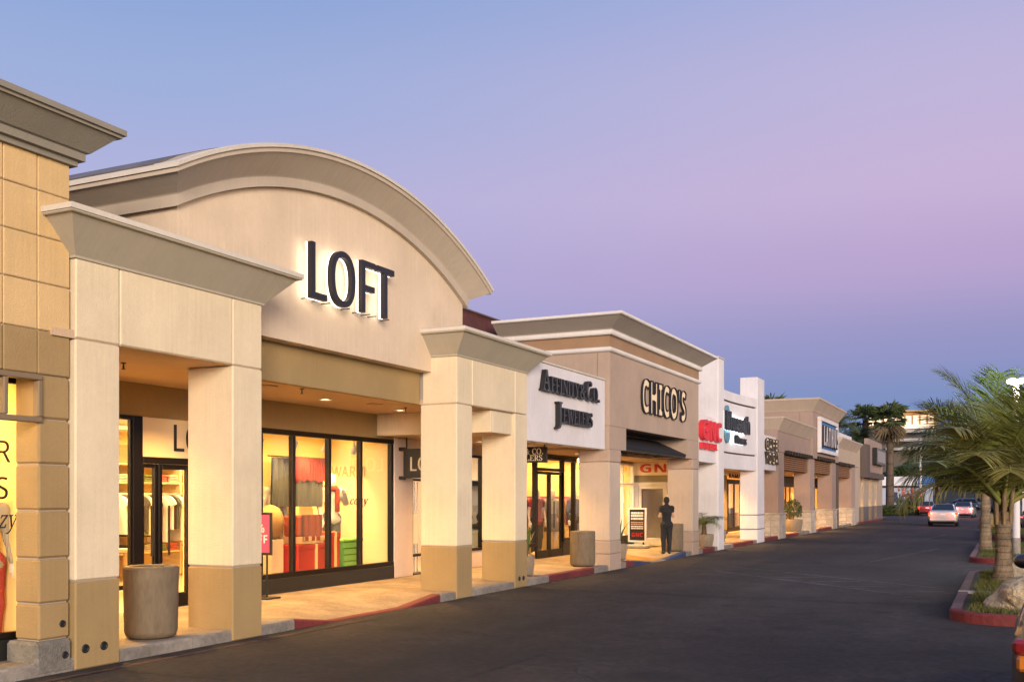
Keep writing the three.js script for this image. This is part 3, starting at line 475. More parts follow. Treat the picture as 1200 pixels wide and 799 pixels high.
// ------------------------------------------------------------------ tan boutique with deep flared cornice and recessed black awning
{
  const b = thing('boutique_store', 'tan boutique building with white banded flared cornice and black recessed awning', 'building');
  const x0 = 22.1, x1 = 29.66, zf = -8.2;
  part('front_wall', box(x0, x1, 3.33, 5.5, -8.5, zf, .012), M.chico, b);
  part('front_wall', box(x0, 23.25, 2.8, 3.329, -8.5, zf, 0), M.chico, b); part('front_wall', box(28.45, x1, 2.8, 3.329, -8.5, zf, 0), M.chico, b);
  part('niche_side', box(28.45, 28.75, 2.82, 3.329, -9.3, -8.501, 0), M.chico, b); part('niche_side', box(22.95, 23.25, 2.82, 3.329, -9.3, -8.501, 0), M.chico, b);
  part('niche_top', box(23.25, 28.45, 3.335, 3.40, -9.3, -8.52, 0), M.brown, b);
  part('side_wall', box(x0, x0 + .3, 2.8, 5.5, -11.0, -8.501, 0), M.chico, b); part('side_wall', box(x1 - .3, x1, 2.8, 5.5, -11.0, -8.501, 0), M.chico, b);
  const path = [[x0, -11.0], [x0, zf], [x1, zf], [x1, -11.0]];
  const half = []; for (let k = 0; k <= 8; k++) { const t = -Math.PI / 2 + Math.PI * k / 8; half.push([.07 * Math.cos(t) + .005, 5.085 + .06 * Math.sin(t)]); }
  part('roll_moulding', cornice(path, [...half, [-.05, 5.145], [-.05, 5.025]]), M.whiteWarm, b);
  part('cornice_band', cornice(path, [[-.03, 5.15], [.006, 5.15], [.006, 5.41], [-.03, 5.41]]), M.chicoBand, b);
  part('lower_moulding', cornice(path, [[-.05, 5.412], [.08, 5.412], [.10, 5.44], [.10, 5.52], [-.05, 5.52]]), M.whiteWarm, b);
  part('flared_cornice', cornice(path, [[-.05, 5.522], [.085, 5.522], [.10, 5.55], [.42, 5.79], [-.05, 5.79]]), M.chicoFlare, b);
  part('cornice_cap', cornice(path, [[-.05, 5.792], [.45, 5.792], [.47, 5.81], [.47, 5.86], [-.05, 5.89]]), M.whiteWarm, b);
  part('roof', box(x0 + .1, x1 - .1, 5.45, 5.78, -11.0, zf - .1, 0), M.roofMetal, b);
  for (const [u, v] of [[22.1, 22.85], [29.0, 29.66]]) pier(b, u, v, -8.95, zf, 2.82, { courses: [[.38, M.chico, .012], [.68, M.chico, .012], [2.5, M.tanLight], [2.8, M.chico, .012]] });
  part('soffit', box(22.4, 31.2, 2.8, 2.88, SX - .1, -9.31, 0), M.soffit, b);
  part('bulkhead_wall', box(22.6, 31, 2.73, 2.8, SX - .15, SX, 0), M.taupe, b);
  // recessed awning
  const aw = new THREE.Group(); aw.name = 'awning'; b.add(aw);
  const ring = (x) => [[x, 2.83, -8.24], [x, 2.90, -8.22], [x, 3.30, -9.1], [x, 3.27, -9.14]];
  part('awning_fabric', ringSweep([ring(23.27), ring(28.43)]), mat(.010, .010, .012, { roughness: .8 }), aw);
  for (let k = 0; k < 6; k++) { const x = 23.5 + k * .95; part('awning_strut', box(x, x + .03, 2.83, 2.86, -9.1, -8.3, .004), M.darkMetal, aw); part('awning_strut', tube([V3(x, 2.84, -8.4), V3(x + .45, 2.84, -9.0)], .012, 6), M.darkMetal, aw); }
  part('awning_bar', box(23.27, 28.43, 2.8, 2.83, -8.27, -8.23, .004), M.darkMetal, aw);
  // glazing of the boutique
  part('door_jamb', box(22.6, 22.72, WALK, 2.73, SX - .1, SX + .05, .008), M.frame, b);
  glazing(b, [22.72, 23.45], .45, 2.73, SX, { w: .08 });
  glazing(b, [23.47, 25.2], 2.36, 2.73, SX, { w: .08 });
  door(b, 23.52, 24.33, WALK, 2.35, SX, { w: .08, left: true }); door(b, 24.34, 25.15, WALK, 2.35, SX, { w: .08 });
  glazing(b, [25.2, 26.0, 26.9], .5, 2.73, SX, { w: .09 });
  part('bulkhead', box(25.2, 31.0, WALK, .5, SX - .08, SX + .03, .006), M.black, b);
  glazing(b, [26.9, 27.9, 28.9, 29.9, 30.9], .5, 2.73, SX, { w: .05, mat: M.whiteWarm, allTransom: 2.1 });
  room(b, 22.6, 30.95, SX - .06, -15.5, 2.85);
  part('display_back', box(25.3, 30.9, WALK + .005, 2.83, -12.05, -12, 0), M.display, b);
  rebase(b);
  for (const d of [23.4, 25]) panelLight(d, -12.4, 2.85, 1, .6, 48, WARMER, 'ceiling light panel inside the tan boutique doorway', 'ceiling panels in the tan boutique');
  for (const d of [26.4, 28, 29.6]) panelLight(d, -11.4, 2.83, 1.2, .35, 50, WARM, 'light panel over the tan boutique show window', 'show window panels in the tan boutique');
  for (const [d, x] of [[24.2, -9.8], [26.9, -9.8], [29.6, -9.7]]) downlight(d, x, 2.8, 60, 'recessed downlight in the soffit of the tan boutique', 'downlights in the tan boutique soffit');
  letterSign('wall_letter_sign', 'dark blue rimmed letters CHICO\'S with glowing cream faces on tan wall', [['CHICO\'S', 'sans_bold', .80, 24.25, 28.15, 3.83, mat(.018, .02, .032, { roughness: .4, side: THREE.DoubleSide }), .05]], -8.17, { bevel: .03, inner: mat(.80, .64, .42) });
}

// ------------------------------------------------------------------ nutrition shop, white fins and curved white front
{
  const b = thing('nutrition_store', 'white sign band shop with red letter sign beside tall white fin', 'building');
  part('sign_band', box(29.67, 31.94, 2.75, 4.17, -8.6, -8.28, .01), M.white, b);
  part('soffit', box(31.2, 43, 2.75, 2.83, SX - .1, -8.62, 0), M.soffit, b);
  // entrance wall turned towards the camera
  const z0 = SX, z1 = -8.98, d = 31.05;
  part('entrance_band', box(d, d + .12, 2.38, 2.79, z0, z1, .008), signCream, b);
  part('grille_band', box(d + .03, d + .12, 2.16, 2.378, z0, z1, .006), mat(.22, .19, .14), b);
  part('door_frame', [box(d, d + .1, WALK, 2.158, z0 + .02, z0 + .14, .006), box(d, d + .1, WALK, 2.158, -9.62, -9.52, .006), box(d, d + .1, 2.06, 2.158, z0 + .14, -9.62, .006)], M.whiteWarm, b);
  part('door_leaf', [box(d + .02, d + .07, WALK + .02, 2.05, z0 + .15, z0 + .25, .005), box(d + .02, d + .07, WALK + .02, 2.05, -9.74, -9.63, .005), box(d + .02, d + .07, WALK + .02, .4, z0 + .25, -9.74, .005), box(d + .02, d + .07, 1.95, 2.05, z0 + .25, -9.74, .005)], M.whiteWarm, b);
  part('pane', box(d + .04, d + .048, .4, 1.95, z0 + .25, -9.74, 0), M.glass, b);
  part('entrance_wall', box(d, d + .12, WALK, 2.158, -9.51, z1, .006), M.cream, b);
  // street side of the shop box
  glazing(b, [31.2, 32.3, 33.4, 34.4, 35.4], .3, 2.7, -9.02, { w: .09 });
  part('end_wall', box(35.42, 35.55, WALK, 2.75, SX - .1, -9.0, 0), M.taupe, b);
  part('shop_floor', box(31.2, 35.4, .02, WALK + .006, -15, -9.08, 0), M.interiorFloor, b); part('shop_ceiling', box(31.18, 35.4, 2.7, 2.745, -15, -9.08, 0), M.interiorCeil, b); part('back_wall', box(31.0, 35.5, WALK, 2.75, -15.1, -15, 0), M.interior, b);
  part('fin_wall', box(31.95, 32.7, 0, 6.1, -12.4, -8.2, .02), M.white, b);
  part('fin_cap', box(31.93, 32.72, 6.1, 6.14, -12.42, -8.18, .006), M.capGrey, b);
  rebase(b);
  for (const x of [-10.2, -12.5]) panelLight(33.2, x, 2.7, .8, .8, 55, WARM, 'ceiling light panel inside the nutrition shop', 'ceiling panels in the nutrition shop');
  const red = mat(.42, .02, .025, { roughness: .5 });
  const redLit = new THREE.MeshStandardMaterial({ color: C(.5, .02, .03), emissive: C(.8, .035, .05), emissiveIntensity: .16, roughness: .5 });
  letterSign('wall_letter_sign', 'lit red letters GNC LIVE WELL on the white sign band', [['GNC', 'sans_bold', .60, 29.8, 32.15, 3.42, redLit, .16], ['LIVE WELL', 'sans_bold', .2, 29.95, 31.8, 3.14, redLit, .1]], -8.27);
  const t = thing('entrance_letter_sign', 'red extended letters GNC on cream band over the white door', 'sign', { front: false });
  const L = letters('GNC', 'sans_bold', .265, .02, 0, 2.47, -d + .002), k = 1.36 / L.width; for (const l of L) { l.g.scale(k, 1, 1); l.g.translate(-10.52, 0, 0); part('letter', l.g, red, t); } rebase(t);
}
{
  const b = thing('curved_front_store', 'white shop with concave curved facade, grooves and slim white fin', 'building');
  const N = 20, x0 = 32.72, x1 = 37.58, zc = (x) => { const t = (x - x0) / (x1 - x0); return -8.44 + .2 * t - .14 * Math.sin(Math.PI * t); };
  const strip = (y0, y1, out, name, m) => { const rings = []; for (let i = 0; i <= N; i++) { const x = x0 + (x1 - x0) * i / N, z = zc(x); rings.push([[x, y0, z - .2], [x, y0, z + out], [x, y1, z + out], [x, y1, z - .2]]); } part(name, ringSweep(rings), m, b); };
  strip(2.65, 3.16, .0, 'curved_wall', M.white); strip(3.16, 3.22, -.06, 'groove', M.brown); strip(3.22, 4.90, 0, 'curved_wall', M.white); strip(4.90, 4.96, -.06, 'groove', M.brown); strip(4.96, 5.27, .02, 'curved_wall', M.white);
  part('rear_wall', box(x0, x1, 2.84, 5.1, -9.4, -9.2, 0), M.white, b);
  part('fin_wall', box(37.6, 38.8, 0, 6.08, -8.85, -8.2, .02), M.white, b); 
  for (const y of [.5, 1.02]) part('fin_groove', [box(37.59, 38.81, y, y + .03, -8.86, -8.19, 0)], M.brown, b);
  part('fascia', box(41.5, 49, 2.6, 2.8, SX - .1, SX + .05, 0), signCream, b);
  // dark framed glazing deep in the arcade
  glazing(b, [35.6, 37.4, 39.2, 41], .3, 2.6, SX, { w: .12, depth: .03 });
  glazing(b, [43.3, 44.4, 45.5, 46.6, 47.7], .2, 2.45, SX, { w: .2, depth: .03 });
  part('bulkhead', box(35.6, 43.2, WALK, .3, SX - .08, SX + .02, 0), M.black, b);
  part('side_panel', box(41.1, 43.2, .3, 2.6, SX - .05, SX, 0), M.taupe, b);
  room(b, 35.6, 49.5, SX - .12, -15, 2.85, { wall: mat(.78, .6, .36) });
  rebase(b);
  for (const d of [37.5, 41.5, 44, 46.8]) panelLight(d, -12, 2.85, 1.3, .6, 110, WARMER, 'ceiling light panel inside the curved white shop', 'ceiling panels in the curved white shop');
  for (const d of [34, 37, 42.5]) downlight(d, -9.7 + (d === 34 ? 1 : 0), 2.75, 75, 'recessed downlight in the soffit of the curved white shop', 'downlights in the curved white shop soffit');
  const zs = -8.38, W = C(.9, .97, 1);
  letterSign('halo_letter_sign', 'black halo lit letters with blue oval on the curved white wall', [['bluearth', 'sans_bold', .60, 33.35, 36.9, 3.92, M.letter, .1], ['fitness', 'sans_bold', .28, 34.7, 36.3, 3.52, M.letter, .1]], zs, { halo: glow(.9, .97, 1, 4), light: [W, 2.2, 3.2, .6, front(35.1, 4.15, zs - .01), front(35.1, 4.15, zs - 2)] });
  const ov = thing('oval_emblem', 'pale blue oval emblem behind the black halo lit letters', 'emblem');
  const el = new THREE.CylinderGeometry(.42, .42, .05, 40).rotateX(Math.PI / 2).scale(.85, 1.5, 1); part('oval', at(el, 34.05, 4.14, zs - .05), mat(.10, .25, .36, { roughness: .5 }), ov); rebase(ov);
  const rl = thing('fascia_letter_sign', 'dark letters RAMA RYKA on the fascia over the dark glazing', 'sign'); { const L = letters('RAMA RYKA', 'sans_bold', .2, .02, 0, 2.53, SX + .052), k = 4.4 / L.width; for (const l of L) { l.g.scale(k, .95, 1); l.g.translate(43.2, .1, 0); part('letter', l.g, mat(.06, .02, .015), rl); } } rebase(rl);
}
// ------------------------------------------------------------------ white sign box, tan shops with timber slats, tower, end store
{
  const b = thing('sign_box_shop', 'small white sign box shop beside the slim white fin', 'building');
  part('sign_box', box(38.82, 41.2, 2.72, 4.05, -8.65, -8.25, .01), M.white, b);
  part('rear_wall', box(38.82, 41.45, 4.0, 4.6, -9.4, -9.0, 0), M.tan, b);
  rebase(b);
  const o = mat(.8, .66, .42);
  letterSign('wall_letter_sign', 'dark rimmed letters CAFE YOGA with cream faces on white sign box', [['CAFE', 'sans_bold', .42, 39.0, 41.3, 3.5, mat(.06, .045, .035, { side: THREE.DoubleSide }), .05], ['YOGA', 'sans_bold', .42, 39.0, 41.3, 2.98, mat(.06, .045, .035, { side: THREE.DoubleSide }), .05]], -8.215, { inner: o, bevel: .025 });
}
function tanPier(b, u, v) {
  const g = new THREE.Group(); g.name = 'pier'; b.add(g);
  part('shaft', box(u, v, 1.06, 3.5, -8.95, -8.22, .012), M.tan, g);
  part('stone_core', box(u - .04, v + .04, .01, .99, -8.99, -8.18, 0), M.mortar, g);
  let k = 0; for (let y = 0; y < .98; y += .247) { const n = 2 + (k++ % 2), w = (v - u + .12) / n; for (let i = 0; i < n; i++) part('stone', box(u - .06 + i * w + .006, u - .06 + (i + 1) * w - .006, y + .006, y + .241, -8.5, -8.16 + (i * 3 + k) % 3 * .004, .012), M.limestone, g); const m = k % 2 ? 2 : 1; for (let i = 0; i < m; i++) part('stone', box(u - .062, u + .1, y + .006, y + .241, -9.01 + i * .5 / m, -9.01 + (i + 1) * .5 / m - .008, .012), M.limestone, g); }
  part('stone_cap', box(u - .1, v + .1, .99, 1.06, -9.05, -8.12, .012), M.limestone, g);
}
function slats(b, x0, x1, y0, n) { for (let k = 0; k < n; k++) part('slat', box(x0, x1, y0 + k * .088, y0 + k * .088 + .062, -8.38, -8.30, .006), M.slat, b); part('slat_backing', box(x0 + .01, x1 - .01, y0 - .02, y0 + n * .088, -8.5, -8.42, 0), M.brown, b);
  part('rail', box(x0 - .1, x1 + .25, y0 + n * .088 + .06, y0 + n * .088 + .09, -8.12, -8.06, .004), M.darkMetal, b);
  for (let x = x0; x <= x1 + .1; x += .62) part('bracket', [box(x, x + .06, y0 + n * .088 + .0, y0 + n * .088 + .16, -8.2, -8.0, .006), box(x + .06, x + .28, y0 + n * .088 + .1, y0 + n * .088 + .15, -8.14, -8.04, .006)], M.darkMetal, b); }
{
  const b = thing('slatted_store', 'low tan store with timber slats over bays and flared parapet', 'building'), prof = [[0, 4.33], [.02, 4.33], [.06, 4.40], [.30, 4.80], [.32, 4.80], [.32, 4.87], [0, 4.9]];
  part('front_wall', box(41.22, 48.8, 3.5, 4.4, -8.7, -8.2, .012), M.tan, b); part('side_wall', box(41.22, 41.5, 2.75, 4.4, -12.5, -8.701, 0), M.tan, b);
  part('flared_parapet', cornice([[41.3, -12.5], [41.3, -8.2], [48.9, -8.2]], prof), M.tanLight, b);
  part('roof', box(41.4, 48.8, 4.3, 4.75, -12.5, -8.3, 0), M.roofMetal, b);
  tanPier(b, 41.5, 42.7); slats(b, 42.72, 48.72, 2.82, 7);
  part('soffit', box(43, 66, 2.8, 2.88, SX - .1, -8.6, 0), M.soffit, b);
  rebase(b);
}
{
  const b = thing('tower_store', 'tall tan tower front with blue framed sign and flared parapet', 'building'), prof = [[0, 5.68], [.02, 5.68], [.05, 5.74], [.36, 6.18], [.38, 6.18], [.38, 6.27], [0, 6.3]];
  part('front_wall', box(48.85, 57.0, 3.5, 5.75, -8.7, -8.1, .012), M.tan, b); part('side_wall', box(48.85, 49.1, 4.3, 5.75, -12.5, -8.701, 0), M.tan, b);
  part('flared_parapet', cornice([[48.85, -12.5], [48.85, -8.1], [57.0, -8.1], [57.0, -12.5]], prof), M.tanLight, b); part('roof', box(49, 56.9, 5.6, 6.1, -12.5, -8.2, 0), M.roofMetal, b);
  tanPier(b, 48.8, 50.1); tanPier(b, 55.5, 56.9); slats(b, 50.15, 55.45, 2.86, 7);
  part('downpipe', box(56.95, 57.1, 0, 3.4, -8.3, -8.1, .01), M.brown, b);
  glazing(b, [50, 53.2, 54, 55, 56, 57.2, 59, 60, 62, 64, 65.2, 66.5, 68], .2, 2.5, SX, { w: .28, depth: .03 }); part('fascia', box(49.5, 69, 2.5, 2.8, SX - .1, SX + .02, 0), M.brown, b);
  room(b, 49.6, 70, SX - .2, -15, 2.8, { wall: mat(.78, .6, .36) });
  rebase(b);
  for (const d of [52, 56, 60, 64, 67.5]) panelLight(d, -12, 2.8, 1.6, .6, 120, WARMER, 'ceiling light panel inside the tan slatted shops', 'ceiling panels in the tan slatted shops');
  for (const d of [46, 53, 60]) downlight(d, -9.7, 2.8, 110, 'recessed downlight in the soffit of the tan slatted shops', 'downlights in the tan slatted shops soffit');
  const s = thing('framed_sign', 'white framed blue sign with tall dark rimmed letters on tan tower', 'sign');
  part('frame', [box(50.0, 55.6, 3.8, 3.98, -8.08, -7.9, .01), box(50.0, 55.6, 5.32, 5.5, -8.08, -7.9, .01), box(50.0, 50.2, 3.982, 5.318, -8.08, -7.9, .01), box(55.4, 55.6, 3.982, 5.318, -8.08, -7.9, .01)], M.white, s);
  part('panel', box(50.2, 55.4, 3.98, 5.32, -8.07, -8.0, 0), mat(.05, .19, .44), s);
  const L = letters('LATHUS', 'sans_bold', 1.02, .14, 0, 4.12, -7.99), k = 4.9 / L.width; for (const l of L) { l.g.scale(k, 1, 1); l.g.translate(50.35, 0, 0); const p = part('letter', l.g, mat(.04, .035, .035), s); const g = l.g.clone(); g.computeBoundingBox(); const c = g.boundingBox.getCenter(V3()); g.translate(-c.x, -c.y, 7.99); g.scale(.7, .92, .1); g.translate(c.x, c.y, -7.845); part('letter_face', g, mat(.5, .47, .5), p); }
  rebase(s);
  const nb = thing('fascia_letter_sign', 'dark sign strip over the glazing behind the first slatted bay', 'sign'); part('board', box(55.3, 60.2, 2.42, 2.72, SX + .02, SX + .06, .006), M.black, nb); rebase(nb);
}
{
  const b = thing('parapet_store', 'low cream topped store with slats between tan tower and end store', 'building'), prof = [[0, 4.38], [.02, 4.38], [.05, 4.44], [.30, 4.82], [.32, 4.82], [.32, 4.9], [0, 4.93]];
  part('front_wall', box(57.1, 66.2, 3.5, 4.45, -8.7, -8.2, .012), M.endTan, b); part('flared_parapet', cornice([[57.05, -8.2], [65.2, -8.2], [65.2, -12]], prof), M.tanLight, b);
  part('end_bay', box(64.7, 66.7, 0, 3.499, -8.7, -8.25, .01), M.endTan, b);
  part('roof', box(57.1, 65, 4.3, 4.8, -12, -8.3, 0), M.roofMetal, b); tanPier(b, 63.0, 64.65); slats(b, 57.15, 62.95, 2.8, 7);
  rebase(b);
}
{
  const b = thing('end_store', 'beige end store with brown sign surround and grey dado', 'building');
  part('upper_wall', box(66.72, 80, 2.95, 4.95, -12, -8.25, .012), M.endTan, b);
  for (const [u, v] of [[66.75, 67.4], [68.9, 71.6], [73.3, 75.0], [76.4, 80]]) { part('pier_upper', box(u, v, 1.05, 2.949, -9.0, -8.25, .012), M.endTan, b); part('pier_dado', box(u - .01, v + .01, 0, 1.045, -9.01, -8.24, .012), M.greyDado, b); }
  part('rear_wall', box(66.72, 80, .1, 2.949, -10.7, -10.5, 0), M.cream, b);
  part('sign_surround', [box(67.2, 69.0, 2.9, 5.0, -8.24, -7.85, .012), box(69.0, 77.4, 2.9, 3.28, -8.24, -7.85, .012)], M.brown, b);
  part('sign_panel', box(69.02, 77.2, 3.29, 5.45, -8.24, -8.0, .012), M.tan, b);
  part('white_parapet', box(70, 79, 4.96, 6.1, -12.5, -10.3, .01), M.white, b);
  rebase(b);
  for (const d of [68.2, 72.4, 75.7]) downlight(d, -9.6, 2.95, 90, 'recessed downlight in the end store porch', 'downlights in the end store porch', .9);
  const s = thing('box_sign', 'dark framed grey box sign on the beige end store', 'sign'); part('box', box(71.4, 76.8, 3.85, 4.95, -7.99, -7.7, .02), M.black, s); part('face', box(71.8, 76.4, 4.02, 4.78, -7.699, -7.68, 0), mat(.30, .29, .28), s); rebase(s);
}
for (const [a, e, l] of [[7.2, 8.45, 'short dark red mansard roof beside the grey stepped cornice'], [16.65, 25.5, 'dark red mansard roof behind the jewelry store'], [38.85, 48.3, 'dark red mansard roof behind the white sign box shop'], [57.6, 66.4, 'dark brown mansard roof behind the cream topped store']]) {
  const t = thing('mansard_roof', l, 'roof'), g = ringSweep([a, e].map(x => [[x, 3.4, -14], [x, 3.4, -11.05], [x, 5.98, -11.35], [x, 6.04, -11.33], [x, 6.04, -14]]));
  part('roof_slope', g, e > 50 ? M.brown : M.red, t); part('roof_edge', box(a, e, 6.04, 6.08, -11.45, -11.30, .005), M.brown, t);
  rebase(t);
}
// ------------------------------------------------------------------ figures: smooth bodies meshed from tapered bones
function surfaceNet(f, lo, hi, h) {
  const n = [0, 1, 2].map(k => Math.ceil((hi[k] - lo[k]) / h) + 1), id = (i, j, k) => (k * n[1] + j) * n[0] + i, v = new Float32Array(n[0] * n[1] * n[2]);
  for (let k = 0; k < n[2]; k++) for (let j = 0; j < n[1]; j++) for (let i = 0; i < n[0]; i++) v[id(i, j, k)] = f(lo[0] + i * h, lo[1] + j * h, lo[2] + k * h);
  const cell = new Int32Array(v.length).fill(-1), pos = [], idx = [];
  const E = [[0, 1], [2, 3], [4, 5], [6, 7], [0, 2], [1, 3], [4, 6], [5, 7], [0, 4], [1, 5], [2, 6], [3, 7]];
  for (let k = 0; k < n[2] - 1; k++) for (let j = 0; j < n[1] - 1; j++) for (let i = 0; i < n[0] - 1; i++) {
    const c = [0, 1, 2, 3, 4, 5, 6, 7].map(q => v[id(i + (q & 1), j + (q >> 1 & 1), k + (q >> 2))]); let m = 0; for (let q = 0; q < 8; q++) if (c[q] < 0) m |= 1 << q; if (m === 0 || m === 255) continue;
    let s = [0, 0, 0], w = 0; for (const [a, b] of E) if ((c[a] < 0) !== (c[b] < 0)) { const t = c[a] / (c[a] - c[b]); for (let q = 0; q < 3; q++) s[q] += (a >> q & 1) + ((b >> q & 1) - (a >> q & 1)) * t; w++; }
    cell[id(i, j, k)] = pos.length / 3; pos.push(lo[0] + (i + s[0] / w) * h, lo[1] + (j + s[1] / w) * h, lo[2] + (k + s[2] / w) * h);
  }
  const st = [1, n[0], n[0] * n[1]];
  for (let k = 1; k < n[2] - 1; k++) for (let j = 1; j < n[1] - 1; j++) for (let i = 1; i < n[0] - 1; i++) { const p = id(i, j, k); for (let a = 0; a < 3; a++) { const q = p + st[a]; if ((v[p] < 0) === (v[q] < 0)) continue; const u = st[(a + 1) % 3], w = st[(a + 2) % 3], c = [cell[p], cell[p - u], cell[p - u - w], cell[p - w]]; if (c.some(x => x < 0)) continue; v[p] < 0 ? idx.push(c[0], c[1], c[2], c[0], c[2], c[3]) : idx.push(c[0], c[2], c[1], c[0], c[3], c[2]); } }
  const g = new THREE.BufferGeometry(); g.setAttribute('position', new THREE.Float32BufferAttribute(pos, 3)); g.setIndex(idx); g.computeVertexNormals(); g.setAttribute('uv', new THREE.Float32BufferAttribute(new Float32Array(pos.length / 3 * 2).map((_, i) => pos[(i >> 1) * 3 + (i & 1)]), 2)); return g;
}
function boneField(bones, soft = .03) {   // bones: [ax,ay,az, bx,by,bz, ra, rb, flatten z]
  return (x, y, z) => { let d = 1e3; for (const b of bones) { const s = b[8] ?? 1, ex = b[3] - b[0], ey = b[4] - b[1], ez = (b[5] - b[2]) * s, px = x - b[0], py = y - b[1], pz = (z - b[2]) * s; const t = Math.max(0, Math.min(1, (px * ex + py * ey + pz * ez) / (ex * ex + ey * ey + ez * ez || 1))); const q = Math.hypot(px - ex * t, py - ey * t, pz - ez * t) - (b[6] + (b[7] - b[6]) * t); const h = Math.max(0, Math.min(1, .5 + .5 * (d - q) / soft)); d = d + (q - d) * h - soft * h * (1 - h); } return d; };
}
function bounds(bones, m = .05) { const lo = [9, 9, 9], hi = [-9, -9, -9]; for (const b of bones) for (let k = 0; k < 3; k++) for (const o of [0, 3]) { const r = Math.max(b[6], b[7]) + m; lo[k] = Math.min(lo[k], b[o + k] - r); hi[k] = Math.max(hi[k], b[o + k] + r); } return [lo, hi]; }
function meshBones(bones, h, soft) { const [lo, hi] = bounds(bones); return surfaceNet(boneField(bones, soft), lo, hi, h); }
const bone = (a, b, ra, rb, s) => [...a, ...b, ra, rb, s];
function figureBones(J) {
  const torso = [bone(J.pelvis, J.waist, .135, .115, 1.35), bone(J.waist, J.chest, .115, .145, 1.35), bone(J.chest, J.neck, .14, .07, 1.3), bone(J.shL, J.shR, .065, .065), bone([J.pelvis[0] - .07, J.pelvis[1] - .05, J.pelvis[2]], [J.pelvis[0] + .07, J.pelvis[1] - .05, J.pelvis[2]], .115, .115)];
  const head = [bone(J.neck, J.head, .058, .06), bone([J.head[0], J.head[1] + .03, J.head[2] + .01], [J.head[0], J.head[1] + .12, J.head[2]], .078, .09), bone([J.head[0], J.head[1] + .0, J.head[2] + .045], [J.head[0], J.head[1] + .05, J.head[2] + .03], .045, .06), bone([J.head[0], J.head[1] + .06, J.head[2] + .095], [J.head[0], J.head[1] + .035, J.head[2] + .11], .012, .016), bone([J.head[0] - .085, J.head[1] + .07, J.head[2] - .01], [J.head[0] - .085, J.head[1] + .04, J.head[2]], .016, .012), bone([J.head[0] + .085, J.head[1] + .07, J.head[2] - .01], [J.head[0] + .085, J.head[1] + .04, J.head[2]], .016, .012)];
  const arms = [bone(J.shL, J.elL, .052, .04), bone(J.elL, J.wrL, .04, .028), bone(J.shR, J.elR, .052, .04), bone(J.elR, J.wrR, .04, .028)];
  const legs = [bone(J.hipL, J.knL, .092, .062), bone(J.knL, J.anL, .062, .042), bone(J.hipR, J.knR, .092, .062), bone(J.knR, J.anR, .062, .042)];
  const feet = [bone([J.anL[0], J.anL[1] - .03, J.anL[2] - .02], [J.anL[0] - .02, .035, J.anL[2] + .15], .045, .032), bone([J.anR[0], J.anR[1] - .03, J.anR[2] - .02], [J.anR[0] + .02, .035, J.anR[2] + .15], .045, .032)];
  const hand = (w, e, side) => { const d = [0, 1, 2].map(k => w[k] - e[k]), l = Math.hypot(...d), f = d.map(q => q / l), s = [f[2], 0, -f[0]], sl = Math.hypot(...s) || 1, r = s.map(q => q / sl || 0); if (Math.abs(f[1]) > .95) { r[0] = 0; r[1] = 0; r[2] = 1; }
    const P = (a, b, c) => [w[0] + f[0] * a + r[0] * b, w[1] + f[1] * a + r[1] * b + c, w[2] + f[2] * a + r[2] * b], out = [bone(P(0, 0, 0), P(.07, 0, -.005), .026, .03), bone(P(.06, -.022, 0), P(.07, .022, 0), .018, .018)];
    [-.027, -.009, .009, .026].forEach((o, i) => { const len = [.058, .072, .068, .05][i]; out.push(bone(P(.085, o, 0), P(.085 + len * .5, o * 1.1, -.008), .0095, .0085)); out.push(bone(P(.085 + len * .5, o * 1.1, -.008), P(.085 + len, o * 1.1, -.028), .0085, .0075)); });
    out.push(bone(P(.02, .025 * side, 0), P(.06, .048 * side, -.01), .0115, .0095)); out.push(bone(P(.06, .048 * side, -.01), P(.09, .05 * side, -.018), .0095, .008)); return out; };
  return { torso, head, arms, legs, feet, hands: [hand(J.wrL, J.elL, 1), hand(J.wrR, J.elR, -1)] };
}
const grow = (bones, r) => bones.map(b => [...b.slice(0, 6), b[6] + r, b[7] + r, b[8]]);
function stand(o = {}) {
  return { pelvis: [0, .95, 0], waist: [0, 1.12, 0], chest: [0, 1.32, -.01], neck: [0, 1.49, -.01], head: [0, 1.57, .01], shL: [-.175, 1.43, -.01], shR: [.175, 1.43, -.01], elL: [-.24, 1.16, -.03], elR: [.24, 1.16, -.03], wrL: [-.26, .92, .05], wrR: [.26, .92, .05], hipL: [-.09, .92, 0], hipR: [.09, .92, 0], knL: [-.1, .5, .02], knR: [.1, .5, .02], anL: [-.1, .09, -.02], anR: [.1, .09, -.02], ...o };
}
